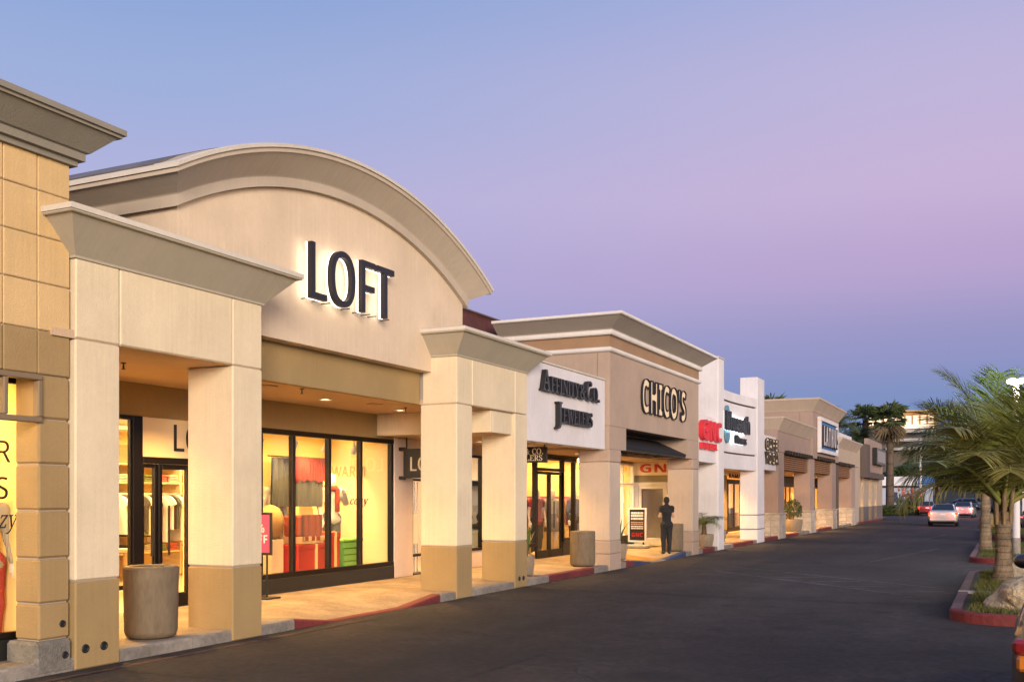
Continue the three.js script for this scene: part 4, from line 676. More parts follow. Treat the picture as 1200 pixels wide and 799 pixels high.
function figure(name, label, category, J, looks, pos, turn, o = {}) {
  const t = thing(name, label, category, { front: false, group: o.group }), F = figureBones(J), h = o.cell ?? .018;
  const body = meshBones([...F.torso, ...F.head, ...F.arms, ...F.legs, ...F.feet], h, .03), hands = F.hands.map(b => meshBones(b, .005, .008));
  part('body', [body, ...hands].map(g => g.toNonIndexed()), looks.skin, t);
  if (looks.top) part('top', meshBones([...grow(F.torso, .018), ...grow(looks.sleeves ? F.arms : [F.arms[0], F.arms[2]].map(b => [b[0], b[1], b[2], b[0] + (b[3] - b[0]) * .35, b[1] + (b[4] - b[1]) * .35, b[2] + (b[5] - b[2]) * .35, b[6], b[6]]), .014)], h, .03), looks.top, t);
  if (looks.trousers) part('trousers', meshBones([...grow(F.legs, .017), ...grow([F.torso[0], F.torso[4]], .014)], h, .03), looks.trousers, t);
  if (looks.shoes) part('shoes', meshBones(grow(F.feet, .01), h * .8, .02), looks.shoes, t);
  if (looks.skirt) part('skirt', at(lathe([[.15, 0], [.24, -.5], [.235, -.5], [.145, 0]], 24).scale(1, 1, .8), J.waist[0], J.waist[1] - .02, J.waist[2]), looks.skirt, t);
  if (looks.scarf) part('scarf', [at(new THREE.TorusGeometry(.1, .05, 8, 18).rotateX(Math.PI / 2 + .2), J.neck[0], J.neck[1] + .01, J.neck[2] + .01), at(box(-.05, .05, -.45, 0, 0, .03, .012), J.neck[0] + .05, J.neck[1], J.neck[2] + .13)], looks.scarf, t);
  if (looks.hair) part('hair', meshBones([bone([J.head[0], J.head[1] + .1, J.head[2] - .025], [J.head[0], J.head[1] + .13, J.head[2] - .005], .09, .088), bone([J.head[0], J.head[1] + .03, J.head[2] - .055], [J.head[0], J.head[1] + .1, J.head[2] - .03], .06, .09)], .012, .02), looks.hair, t);
  for (const c of t.children) c.geometry.computeVertexNormals && 0;
  t.position.set(...pos); t.rotation.y = turn; if (o.size) t.scale.setScalar(o.size); return t;
}
const skin = mat(.42, .25, .17, { roughness: .6 }), blackCloth = mat(.010, .010, .012, { roughness: .9 }), trouserCloth = mat(.013, .013, .016, { roughness: .9 });
// the man in black seen from behind, hands raised in front of him
figure('person', 'person in black vest and black trousers standing with back turned by kerb ramp', 'person', stand({ shL: [-.16, 1.43, -.01], shR: [.16, 1.43, -.01], elL: [-.205, 1.18, .0], elR: [.215, 1.18, .0], wrL: [-.14, 1.25, .25], wrR: [.13, 1.33, .26], head: [0, 1.57, .03], knL: [-.09, .5, .03], anL: [-.085, .09, .0], anR: [.1, .09, -.05] }), { skin, top: blackCloth, trousers: trouserCloth, shoes: M.black, hair: mat(.012, .009, .008) }, [-8.42, WALK, -27.2], Math.PI + .45, { cell: .014, size: .88 });

const ivory = mat(.72, .66, .58, { roughness: .45 });
const cloth = (r, g, b) => mat(r, g, b, { map: T.knit, roughness: .95 });
const mq = (label, x, d, turn, looks, y = WALK, J = stand()) => figure('mannequin', label, 'mannequin', J, { skin: ivory, ...looks }, [x, y, -d], turn, { cell: .024, group: undefined });
mq('mannequin in white sweater, red scarf and jeans in the arched store window', -11.62, 16.1, 1.2, { top: cloth(.75, .68, .6), sleeves: true, trousers: mat(.06, .065, .08), scarf: cloth(.34, .02, .015) }, .37, stand({ elR: [.3, 1.22, .05], wrR: [.15, 1.4, .22] }));
mq('mannequin in white top and dark cap colours behind the red boxes', -11.9, 14.75, 1.4, { top: cloth(.8, .74, .62), sleeves: true, trousers: mat(.1, .08, .07) }, .37);
mq('mannequin in red top and black trousers inside the boutique doorway', -11.42, 25.15, 1.0, { top: cloth(.5, .03, .04), trousers: mat(.02, .02, .022) });
mq('mannequin in pale blouse and grey skirt inside the boutique doorway', -11.45, 26.25, .9, { top: cloth(.6, .6, .62), sleeves: true, skirt: mat(.12, .12, .13) });
mq('mannequin in dark coat in the boutique show window', -11.2, 27.25, 1.2, { top: mat(.05, .04, .05), sleeves: true, trousers: mat(.05, .04, .05) });
mq('mannequin in cream sweater and red trousers in the block walled store window', -9.1, 6.83, 1.2, { top: cloth(.75, .66, .5), sleeves: true, trousers: mat(.42, .03, .03) });

// ------------------------------------------------------------------ window displays
{
  // knitted hanging: red fringe over charcoal knit, as wavy cloth
  const wavy = (d0, d1, y0, y1, x, amp, n, ph) => { const g = new THREE.PlaneGeometry(d1 - d0, y1 - y0, n, 10), p = g.attributes.position; for (let i = 0; i < p.count; i++) { const u = p.getX(i), v = p.getY(i); p.setZ(i, Math.sin(u * 38 + ph) * amp + Math.sin(u * 17 + v * 2) * amp * .6); } g.translate((d0 + d1) / 2, (y0 + y1) / 2, x); g.computeVertexNormals(); return metric(g); };
  const t = thing('knit_hanging', 'large hanging knit with red fringe above charcoal ribs in the show window', 'hanging');
  part('charcoal_knit', [wavy(14.4, 15.9, 1.52, 2.4, -11.66, .022, 60, 0), wavy(14.4, 15.9, 1.52, 2.4, -11.69, .022, 60, 0)], cloth(.05, .046, .04), t);
  part('rail', tube([V3(14.3, 2.42, -11.67), V3(15.98, 2.42, -11.67)], .015), M.frame, t);
  const yarn = []; for (let i = 0; i < 64; i++) { const x = 14.9 + i * .0157, l = .36 + rnd() * .1; yarn.push(tube([V3(x, 2.42, -11.63), V3(x + rr(-.02, .02), 2.42 - l * .5, -11.6 + rr(-.02, .02)), V3(x + rr(-.03, .03), 2.42 - l, -11.61)], .011, 5, 4)); }
  part('red_fringe', yarn, cloth(.32, .014, .012), t); rebase(t);
  const gift = (label, d0, d1, y0, y1, x0, x1, c, lid) => { const g = thing('gift_box', label, 'gift box'); part('box_body', box(d0, d1, y0, y1 - .08, x0, x1, .008), c, g); part('lid', box(d0 - .015, d1 + .015, y1 - .08, y1, x0 - .015, x1 + .015, .008), lid ?? c, g); part('ribbon', [box((d0 + d1) / 2 - .03, (d0 + d1) / 2 + .03, y0, y1 + .004, x0 - .02, x1 + .02, .002)], mat(.75, .5, .2), g); return rebase(g); };
  const rd = mat(.36, .012, .010, { roughness: .5 });
  gift('large red gift box at the bottom of the stack in the show window', 14.35, 15.35, .37, .86, -11.6, -11.05, rd);
  gift('red gift box on top of the large red box', 14.55, 15.15, .87, 1.0, -11.52, -11.1, mat(.6, .42, .2));
  gift('tall red gift box beside the mannequin with red scarf', 15.42, 15.72, .37, 1.05, -11.5, -11.15, rd);
  const bl = thing('draped_blanket', 'orange red blanket draped over the stacked gift boxes', 'blanket'); part('blanket', [wavy(14.5, 15.1, .92, 1.38, -11.08, .02, 30, 1), wavy(14.5, 15.1, .92, 1.38, -11.11, .02, 30, 1), box(14.5, 15.1, 1.0, 1.37, -11.5, -11.13, .03)], cloth(.40, .055, .015), bl); rebase(bl);
  const wk = thing('wicker_ball', 'round orange wicker ball on the show window deck', 'ornament'); part('ball', at(new THREE.IcosahedronGeometry(.24, 3).scale(1, 1.3, 1), 14.15, 1.25, -11.5), mat(.6, .33, .1, { map: T.knit }), wk); part('stand', box(13.98, 14.32, .37, .96, -11.66, -11.34, .01), mat(.7, .55, .35), wk); rebase(wk);
  const cr = thing('green_crate', 'green wooden crate beside the mannequin with red scarf', 'crate');
  for (let k = 0; k < 4; k++) part('crate_board', box(15.85, 16.45, .38 + k * .12, .38 + k * .12 + .1, -11.18, -11.15, .005), mat(.15, .36, .06), cr); for (const x of [15.85, 16.4]) { part('crate_post', box(x, x + .05, .37, .86, -11.55, -11.181, .005), mat(.12, .3, .05), cr); } part('crate_lid', box(15.83, 16.47, .86, .9, -11.57, -11.13, .006), mat(.18, .42, .08), cr); rebase(cr);
  // wall text at the far end of the window
  const wt = thing('display_lettering', 'grey letters WARM above dark script cozy on the show window end wall', 'lettering', { front: false });
  for (const l of letters('WARM', 'sans_regular', .2, .006, -12.1, 2.1, -16.775)) part('letter', l.g, mat(.42, .33, .17), wt);
  for (const l of letters('in a cozy', 'serif_regular', .15, .006, -12.08, 1.55, -16.775, { sx: .95 })) { l.g.applyMatrix4(new THREE.Matrix4().makeShear(0, 0, .28, 0, 0, 0).premultiply(new THREE.Matrix4().makeTranslation(-1.55 * .28, 0, 0))); part('letter', l.g, M.letter, wt); }
  rebase(wt);
}
{ // shelves, rails and stacks inside the arched store entrance
  const s = thing('wall_shelving', 'white wall shelving with folded clothes seen through the arched store door', 'shelving');
  for (const y of [.6, 1.05, 1.95, 2.3]) part('shelf', box(12.4, 16.6, y, y + .035, -15.45, -14.95, .005), mat(.75, .6, .4), s); for (const x of [12.4, 13.4, 14.5, 15.6, 16.55]) part('upright', box(x, x + .04, WALK + .01, 2.7, -15.48, -14.94, .005), mat(.75, .6, .4), s); rebase(s);
  const cols = [[.7, .62, .5], [.06, .05, .05], [.5, .45, .38], [.62, .12, .08], [.2, .25, .08], [.75, .72, .66]];
  for (let k = 0; k < 26; k++) { const x = 12.5 + (k % 13) * .315, y = [.635, 1.985][k / 13 | 0], c = cols[(k * 5) % 6]; const g = thing('folded_clothes', 'stack of folded clothes on the white wall shelving', 'clothes', { group: 'folded clothes on the wall shelving' }); for (let q = 0; q < 3; q++) part('garment', box(x + rr(0, .02), x + .25, y + q * .05, y + q * .05 + .045, -15.35, -15.0 + rr(0, .03), .018), mat(...c.map(v => v * rr(.8, 1.1))), g); rebase(g); }
  const r = thing('clothes_rail', 'clothes rail with dark and white garments inside the arched store', 'clothes rail'); part('rail', tube([V3(12.5, 1.75, -14.6), V3(15.9, 1.75, -14.6)], .015), mat(.6, .55, .5, { metalness: .7, roughness: .3 }), r); for (const x of [12.5, 15.9]) part('rail_post', tube([V3(x, WALK, -14.6), V3(x, 1.75, -14.6)], .018), M.frame, r); rebase(r);
  const gs = new THREE.Shape(); gs.moveTo(-.05, 0); gs.quadraticCurveTo(-.22, -.02, -.26, -.2); gs.lineTo(-.2, -.24); gs.lineTo(-.2, -.8); gs.lineTo(.2, -.8); gs.lineTo(.2, -.24); gs.lineTo(.26, -.2); gs.quadraticCurveTo(.22, -.02, .05, 0);
  const gg = new THREE.ExtrudeGeometry(gs, { depth: .03, bevelEnabled: true, bevelSize: .01, bevelThickness: .015, bevelSegments: 2 });
  for (let k = 0; k < 20; k++) { const g = gg.clone(); g.rotateY(Math.PI / 2 + rr(-.35, .35)); g.scale(1, rr(.8, 1.1), 1); one('hanging_garment', 'garment hanging on the rail inside the arched store', 'garment', at(metric(g), 12.65 + k * .165, 1.72, -14.6), mat(...cols[[1, 5, 1, 2, 1, 0, 5][k % 7]].map(v => v * rr(.7, 1))), { group: 'garments on the clothes rail' }); }
  one('hanging_banner', 'lime green banner hanging above the clothes rail', 'banner', box(13.9, 15.2, 2.35, 2.72, -14.4, -14.38, .003), mat(.32, .5, .02));
  for (const [d, x] of [[11.4, -12.9], [9.9, -12.2]]) { const tb = thing('display_table', 'pale display table with folded clothes near the arched store door', 'display table', { group: 'display tables in the arched store' }); part('table_top', box(d - .6, d + .6, .82, .88, x - .4, x + .4, .01), mat(.7, .55, .35), tb); for (const a of [-.55, .5]) for (const c of [-.36, .31]) part('leg', box(d + a, d + a + .05, WALK, .819, x + c, x + c + .05, .005), mat(.5, .4, .25), tb); for (let q = 0; q < 3; q++) part('garment', box(d - .5 + q * .35, d - .22 + q * .35, .881, .96 + q * .03, x - .2, x + .15, .02), mat(...cols[q + 1]), tb); rebase(tb); }
  // boutique interior fittings
  for (const [d0, d1, x] of [[24.5, 30.5, -11.8]]) { const q = thing('clothes_rail', d0 < 24 ? 'clothes rail at the back of the tan boutique' : 'clothes rail in the bright boutique show window', 'clothes rail'); part('rail', tube([V3(d0, 1.7, x), V3(d1, 1.7, x)], .015), M.frame, q); for (const a of [d0, d1]) part('rail_post', tube([V3(a, WALK, x), V3(a, 1.7, x)], .018), M.frame, q); rebase(q); }
  for (let k = 0; k < 20; k++) { const g = gg.clone(); g.rotateY(Math.PI / 2 + rr(-.4, .4)); one('hanging_garment', 'garment hanging on the rail inside the tan boutique', 'garment', at(metric(g), 24.7 + k * .2, 1.68, -11.8), mat(...[[.5, .05, .06], [.05, .04, .05], [.6, .3, .1], [.4, .1, .2]][k % 4]), { group: 'garments on the boutique rail' }); }
  for (const [d, h] of [[27.3, 1.0], [28.6, 1.3], [29.7, 1.2]]) one('window_poster', 'poster board standing in the bright boutique show window', 'poster', box(d, d + .5, .6, .6 + h, -10.95, -10.93, .003), mat(.32, .2, .16), { group: 'poster boards in the boutique window' });
  for (let k = 0; k < 12; k++) { const d = 36 + k * 1.05; one('display_cabinet', 'goods cabinet standing inside the curved white shop', 'cabinet', [box(d, d + .7, WALK + .006, rr(.9, 1.9), -11.9, -11.4, .01)], mat(...[[.3, .1, .04], [.12, .1, .09], [.5, .3, .12]][k % 3]), { group: 'cabinets in the curved white shop' }); }
  for (let k = 0; k < 14; k++) { const d = 51 + k * 1.25; one('display_cabinet', 'goods cabinet standing inside the tan slatted shops', 'cabinet', [box(d, d + .8, WALK + .006, rr(.8, 2.0), -12.2, -11.6, .01)], mat(...[[.3, .14, .06], [.1, .09, .08], [.5, .34, .16]][k % 3]), { group: 'cabinets in the tan slatted shops' }); }
  for (let k = 0; k < 4; k++) one('display_cabinet', 'tall goods shelf standing inside the nutrition shop', 'cabinet', box(31.7 + k * .9, 32.3 + k * .9, WALK + .007, 1.9, -11.2 - (k % 2), -10.7 - (k % 2), .01), mat(...[[.4, .2, .1], [.15, .12, .1]][k % 2]), { group: 'shelves in the nutrition shop' });
}
function canvasTex(w, h, draw) { const c = document.createElement('canvas'); c.width = w; c.height = h; draw(c.getContext('2d')); const t = new THREE.CanvasTexture(c); t.colorSpace = THREE.SRGBColorSpace; return t; }
{ // pink poster on a black stand outside the show window
  const t = thing('poster_stand', 'black floor stand with pink poster in front of the show window', 'sign stand', { front: false });
  const X = -10.42, Z = -12.55;
  part('frame', [box(X - .3, X + .26, .80, 1.46, Z - .015, Z + .015, .006)], M.black, t);
  const g = new THREE.PlaneGeometry(.48, .58); g.translate(X - .02, 1.13, Z + .017);
  part('poster', g, new THREE.MeshStandardMaterial({ map: canvasTex(256, 320, c => { c.fillStyle = '#c2487e'; c.fillRect(0, 0, 256, 320); c.fillStyle = '#f4dbe4'; c.font = 'bold 96px sans-serif'; c.textAlign = 'center'; c.fillText('%', 165, 150); c.fillText('OFF', 150, 240); c.font = '30px sans-serif'; }), roughness: .6 }), t);
  part('post', tube([V3(X + .16, WALK, Z), V3(X + .16, .8, Z)], .016), M.black, t); part('foot', box(X - .1, X + .3, WALK, WALK + .025, Z - .16, Z + .16, .006), M.black, t);
  rebase(t);
}
{ // pavement sign by the boutique
  const t = thing('pavement_sign', 'white framed black pavement sign with red letters beside the person', 'sign', { front: false }), X = -10.12, Z = -29.7;
  part('frame', [box(X - .29, X - .24, .32, 1.36, Z - .03, Z + .03, .008), box(X + .24, X + .29, .32, 1.36, Z - .03, Z + .03, .008), box(X - .24, X + .24, 1.31, 1.36, Z - .03, Z + .03, .008), box(X - .24, X + .24, .32, .37, Z - .03, Z + .03, .008)], M.whiteWarm, t);
  const g = new THREE.PlaneGeometry(.48, .94); g.translate(X, .84, Z + .012);
  part('panel', g, new THREE.MeshStandardMaterial({ map: canvasTex(256, 500, c => { c.fillStyle = '#14100e'; c.fillRect(0, 0, 256, 500); let s = 5; const r = () => (s = (s * 16807) % 2147483647) / 2147483647; const row = (y, h, col) => { c.fillStyle = col; let x = 24; while (x < 226) { const w = 12 + r() * 26; c.fillRect(x, y, Math.min(w, 232 - x), h); x += w + 5; } }; row(40, 34, '#efe6d8'); row(84, 34, '#efe6d8'); row(134, 30, '#efe6d8'); row(196, 20, '#c98a50'); row(226, 20, '#c98a50'); row(262, 22, '#d9cdbb'); row(294, 22, '#d9cdbb'); c.fillStyle = '#b5161c'; c.font = 'bold 92px sans-serif'; c.textAlign = 'center'; c.fillText('GNC', 128, 440); }), roughness: .6 }), t);
  part('back_board', box(X - .24, X + .24, .37, 1.31, Z - .012, Z + .008, 0), M.black, t);
  part('base', [box(X - .34, X + .36, WALK, .25, Z - .22, Z + .22, .05)], mat(.3, .29, .27), t); for (const x of [-.2, .2]) part('spring', at(new THREE.CylinderGeometry(.03, .03, .08, 10), X + x, .285, Z), M.darkMetal, t);
  rebase(t);
}

// ------------------------------------------------------------------ bins and planters
function bin(label, x, d, r, h, taper, group) {
  const t = thing('concrete_bin', label, 'bin', { front: false, group });
  const rb = r * taper; part('shell', lathe([[.001, 0], [rb - .07, 0], [rb - .02, .025], [rb, .08], [r, h - .03], [r - .006, h - .008], [r - .02, h], [r - .06, h], [r - .075, h - .015], [r - .08, h - .25]], 48), M.bin, t);
  part('liner', lathe([[r - .083, h - .03], [r - .1, h - .3], [.001, h - .3]], 40), M.binInside, t);
  t.position.set(x, WALK, -d); return t;
}
bin('large round brown bin with rounded foot between the first two piers', -8.62, 8.55, .30, .80, .95);
bin('straight round brown bin against the left pier of the tan boutique', -8.62, 21.5, .285, .80, 1);
bin('straight round brown bin beside the person in black', -8.62, 28.55, .27, .80, 1);
function leafBlade(len, w, bend, n = 6) {   // a folded blade rising along +y and bending to +z
  const pos = []; const P = (t) => { const a = bend * t; return [0, len * (Math.sin(a) / (bend || 1e-6)), len * (1 - Math.cos(a)) / (bend || 1e-6)]; };
  for (let i = 0; i < n; i++) { const a = i / n, b = (i + 1) / n, wa = w * Math.sin(Math.PI * (a * .86 + .12)), wb = i === n - 1 ? 0 : w * Math.sin(Math.PI * (b * .86 + .12)), p = P(a), q = P(b), f = .25; for (const s of [-1, 1]) { const A = p, B = q, c = [s * wb, q[1] + wb * f, q[2]], d = [s * wa, p[1] + wa * f, p[2]]; s > 0 ? pos.push(...A, ...d, ...c, ...A, ...c, ...B) : pos.push(...A, ...c, ...d, ...A, ...B, ...c); } }
  return fromTris(pos);
}
const leafMat = (r, g, b) => new THREE.MeshPhysicalMaterial({ color: C(r, g, b), roughness: .55, transmission: .25, thickness: 0, side: THREE.DoubleSide });
const leafM = [leafMat(.065, .10, .025), leafMat(.10, .135, .03), leafMat(.20, .225, .05), leafMat(.26, .235, .055)];
// pinnate palm frond along +y bending to +z, real leaflets on both sides of a stalk
function frondGeo(len, arch, droop, n, seedTwist, leaf = .42) {
  const pts = []; let a = 0, p = [0, 0]; const S = 14; for (let i = 0; i <= S; i++) { pts.push([...p]); a = arch * Math.pow(i / S, 1.15); p = [p[0] + Math.sin(a) * len / S, p[1] + Math.cos(a) * len / S]; }
  const C3 = new THREE.CatmullRomCurve3(pts.map(q => V3(0, q[1], q[0]))), geos = [], pos = [];
  const stalk = new THREE.TubeGeometry(C3, 14, .016, 5, false); { const q = stalk.attributes.position; for (let i = 0; i < q.count; i++) { const f = Math.floor(i / 6) / 14, c = C3.getPointAt(Math.min(1, f)); const k = 1.5 - 1.3 * f; q.setXYZ(i, c.x + (q.getX(i) - c.x) * k, c.y + (q.getY(i) - c.y) * k, c.z + (q.getZ(i) - c.z) * k); } }
  for (let i = 0; i < n; i++) {
    const f = .16 + .84 * i / n, c = C3.getPointAt(f), t = C3.getTangentAt(f), up = V3(1, 0, 0).cross(t).normalize(); // up = normal away from the drooping side
    for (const s of [-1, 1]) {
      const L = leaf * len * (.42 + .58 * Math.sin(Math.PI * Math.min(1, f * .88 + .08))) * rr(.85, 1.1) * .5, w = .0042 + .0015 * rnd();
      const dir = V3(s * .85, 0, 0).addScaledVector(t, .55 + .45 * f + rr(-.1, .1)).addScaledVector(up, rr(-.35, .3)).normalize();
      const N = 3; let q = c.clone(), v = dir.clone(); const side = t.clone().multiplyScalar(1).sub(dir.clone().multiplyScalar(t.dot(dir))).normalize(); let prev = null;
      for (let k = 0; k <= N; k++) { const ww = k === N ? .001 : w * (k === 0 ? .6 : 1); const A = q.clone().addScaledVector(side, ww), B = q.clone().addScaledVector(side, -ww); if (prev) pos.push(...prev[0].toArray(), ...prev[1].toArray(), ...B.toArray(), ...prev[0].toArray(), ...B.toArray(), ...A.toArray()); prev = [A, B]; v.y -= droop * (.35 + .35 * k) * rr(.8, 1.2); v.normalize(); q.addScaledVector(v, L / N); }
    }
  }
  const lg = new THREE.BufferGeometry(); lg.setAttribute('position', new THREE.Float32BufferAttribute(pos, 3)); lg.computeVertexNormals(); return merge([metric(stalk), metric(lg)]);
}
function palm(label, x, d, trunkH, trunkR, len, count, o = {}) {
  const t = thing('palm_tree', label, 'palm tree', { front: false, group: o.group });
  const pr = []; for (let i = 0; i <= 22; i++) { const f = i / 22; pr.push([trunkR * (1.28 - .4 * Math.min(1, f * 3) + .05 * Math.sin(f * 40) * (f > .1) - (f > .85 ? (f - .85) * 1.2 : 0)), f * trunkH]); } pr.push([.001, trunkH]);
  const tr = lathe(pr, 20); { const u = tr.attributes.uv; for (let i = 0; i < u.count; i++) u.setXY(i, u.getX(i) * 1.1, u.getY(i) * trunkH); } part('trunk', tr, mat(.30, .255, .20, { map: T.bark, bumpMap: T.bark, bumpScale: .02 }), t);
  const sheaths = o.sheath ?? 6; for (let k = 0; k < sheaths; k++) { const a = k / sheaths * 6.28 + .4, c = [V3(Math.cos(a) * trunkR * .85, trunkH * .82, Math.sin(a) * trunkR * .85), V3(Math.cos(a) * trunkR * .95, trunkH + .15, Math.sin(a) * trunkR * .95), V3(Math.cos(a) * trunkR * 1.2, trunkH + .5, Math.sin(a) * trunkR * 1.2)]; part('leaf_sheath', tube(c, trunkR * .27, 7, 6), mat(.34, .27, .18, { map: T.bark }), t); }
  const kinds = o.kinds, ga = 2.399;
  for (let k = 0; k < count; k++) { const f = k / count, fr = new THREE.Mesh(kinds[k % kinds.length], leafM[o.tone ? o.tone[k % o.tone.length] : (k * 7) % 4]); fr.name = 'frond'; fr.castShadow = fr.receiveShadow = true; fr.position.set(0, trunkH + .32 - f * .25, 0); const s = len * rr(.85, 1.12); fr.scale.set(s, s, s); fr.rotation.order = 'YXZ'; fr.rotation.y = k * ga + rr(-.2, .2) + (o.turn ?? 0); fr.rotation.x = .06 + f * .82 + rr(-.1, .12); fr.rotation.z = rr(-.2, .2); t.add(fr); }
  t.position.set(x, o.y ?? .12, -d); t.rotation.y = 0; return t;
}
const kindsA = [frondGeo(1, 1.15, .16, 100, 1, .8), frondGeo(1, 1.45, .22, 100, 2, .85), frondGeo(1, .9, .13, 80, 3, .75), frondGeo(1, 1.7, .26, 80, 4, .8)];
const kindsB = [frondGeo(1, 1.5, .3, 40, 5, .8), frondGeo(1, 1.9, .34, 40, 6, .8)];
palm('palm with ringed trunk growing beside the pale boulder on the kerbed island', -.05, 21.0, 1.3, .155, 2.2, 28, { kinds: kindsA, tone: [2, 3, 2, 3] });
palm('taller palm on the second kerbed island', -.55, 33.2, 2.6, .15, 2.6, 16, { kinds: kindsA, tone: [0, 0, 1] });
palm('palm on the third kerbed island', -.1, 47, 2.2, .15, 2.2, 16, { kinds: kindsA, tone: [0, 1, 2] });
palm('palm further along beside the lit parking lamp', 3.4, 58, 4.4, .15, 2.8, 20, { kinds: kindsB, tone: [0, 2] });
palm('slender palm beyond the moving cars', -1.6, 88, 3.6, .16, 2.8, 20, { kinds: kindsB, tone: [0, 0, 1] });
// planters
function planter(label, x, d, r, h, kind) {
  const p = thing('round_planter', label.pot, 'planter', { front: false }); part('bowl', lathe([[.001, 0], [r * .78, 0], [r * .86, .03], [r, h * .6], [r, h - .02], [r - .02, h], [r - .06, h], [r - .07, h - .04], [.001, h - .05]], 36), mat(.42, .34, .25, { map: T.concrete, bumpMap: T.stuccoBump, bumpScale: .005 }), p); p.position.set(x, WALK, -d);
  const t = thing(kind === 'sago' ? 'sago_plant' : kind === 'bush' ? 'potted_bush' : 'potted_plant', label.plant, 'plant', { front: false });
  if (kind === 'sago') { part('stem', at(new THREE.CylinderGeometry(.07, .09, .35, 12), 0, .15, 0), mat(.2, .13, .08, { map: T.bark }), t); for (let k = 0; k < 14; k++) { const f = new THREE.Mesh(kindsB[k % 2], leafM[k % 3]); f.name = 'frond'; f.castShadow = true; f.position.y = .3; f.scale.setScalar(.62 + .2 * rnd()); f.rotation.order = 'YXZ'; f.rotation.y = k * 2.4; f.rotation.x = .25 + k * .05; t.add(f); } }
  else if (kind === 'bush') { const l = []; for (let k = 0; k < 900; k++) { const a = rnd() * 6.28, u = Math.acos(rr(-.6, 1)), R = .42 * Math.cbrt(rr(.25, 1)); const g = leafBlade(.10, .022, .6, 2); g.rotateX(rr(-1.4, 1.4)); g.rotateY(rnd() * 6.28); g.translate(Math.sin(u) * Math.cos(a) * R, .42 + Math.cos(u) * R * 1.25, Math.sin(u) * Math.sin(a) * R); l.push(g); } const f = part('foliage', l, leafM[0], t); f.userData.kind = 'stuff'; part('stem', at(new THREE.CylinderGeometry(.03, .04, .4, 8), 0, .15, 0), mat(.15, .1, .06), t); }
  else for (let k = 0; k < 18; k++) { const g = leafBlade(rr(.4, .75), .03, rr(.3, .9), 7); g.rotateY(k * 2.4); part('leaf', at(g, Math.sin(k * 2.4) * .06, 0, Math.cos(k * 2.4) * .06), leafM[k % 2], t); }
  t.position.set(x, WALK + h - .06, -d);
}
planter({ pot: 'low round planter bowl in front of the tall white fin', plant: 'small palm in the planter by the tall white fin' }, -8.52, 31.45, .30, .40, 'sago');
planter({ pot: 'round planter between the stone based piers', plant: 'dark green bush in the planter between stone based piers' }, -8.72, 47.4, .42, .55, 'bush');
planter({ pot: 'round pot behind the last cream pier', plant: 'tall bladed plant in the pot behind the last cream pier' }, -8.66, 18.5, .2, .4, 'blade');
planter({ pot: 'round pot behind the left boutique pier', plant: 'bladed plant in the pot behind the left boutique pier' }, -8.75, 24.2, .22, .4, 'blade');
planter({ pot: 'round planter behind the tall white fin', plant: 'small plant in the planter behind the tall white fin' }, -8.75, 33.9, .3, .42, 'blade');
// ------------------------------------------------------------------ kerbed islands with grass, rocks
const grassMat = mat(.085, .095, .022, { roughness: .9 }), soil = mat(.075, .075, .028, { map: T.rock, bumpMap: T.rock, bumpScale: .03 });
const blade = (() => { const g = new THREE.BufferGeometry(); g.setAttribute('position', new THREE.Float32BufferAttribute([-.006, 0, 0, .006, 0, 0, .004, .05, .012, -.006, 0, 0, .004, .05, .012, -.004, .05, .012, -.004, .05, .012, .004, .05, .012, 0, .085, .04], 3)); g.computeVertexNormals(); g.setAttribute('uv', new THREE.Float32BufferAttribute(new Float32Array(18), 2)); return g; })();
function island(label, x0, x1, d0, d1, blades) {
  const t = thing('kerbed_island', '', '', { front: false, kind: 'structure' }); delete t.userData.label;
  const outline = (o) => { const r = .7 - o, p = [], a = [x0 + o, x1 - o, d0 + o, d1 - o]; for (const [cx, cd, s] of [[a[0] + r, a[2] + r, Math.PI], [a[1] - r, a[2] + r, 1.5 * Math.PI], [a[1] - r, a[3] - r, 0], [a[0] + r, a[3] - r, .5 * Math.PI]]) for (let k = 0; k <= 8; k++) { const q = s + k / 8 * Math.PI / 2; p.push([cx + Math.cos(q) * r, cd + Math.sin(q) * r]); } return p; };
  const A = outline(0), rings = []; const n = A.length, sets = [[outline(0), -.05], [outline(0), .12], [outline(.02), .145], [outline(.15), .148], [outline(.16), .05]];
  const seg = (i0, i1, m) => { const rg = []; for (let i = i0; i <= i1; i++) rg.push(sets.map(([o, y]) => { const q = o[i % n]; return [q[0], y, -q[1]]; })); part('kerb_stone', ringSweep(rg, false), m, t); };
  seg(0, 9, M.kerbRed); seg(9, 18, M.kerbRed); seg(18, 27, M.kerbRed); seg(27, 36, M.kerbTop ?? (M.kerbTop = mat(.22, .14, .15, { map: T.concrete, bumpMap: T.stuccoBump, bumpScale: .008 })));
  const S = new THREE.Shape(outline(.155).map(q => new THREE.Vector2(q[0], q[1]))), g = new THREE.ShapeGeometry(S, 4); g.rotateX(-Math.PI / 2); g.translate(0, .11, 0); part('soil', metric(g), soil, t);
  const im = new THREE.InstancedMesh(blade, grassMat, blades); im.name = 'grass'; im.userData.kind = 'stuff'; const m = new THREE.Matrix4(), e = new THREE.Euler(), q = new THREE.Quaternion(), c = new THREE.Color();
  for (let k = 0; k < blades; k++) { const s = rr(.6, 1.25); m.compose(V3(rr(x0 + .25, x1 - .25), .11, -rr(d0 + .25, d1 - .25)), q.setFromEuler(e.set(rr(-.4, .4), rnd() * 6.28, rr(-.4, .4))), V3(s, s, s)); im.setMatrixAt(k, m); const v = rr(.7, 1.3); im.setColorAt(k, c.setRGB(v, v * rr(.88, 1.02), v * rr(.6, 1))); }
  t.add(im); return t;
}
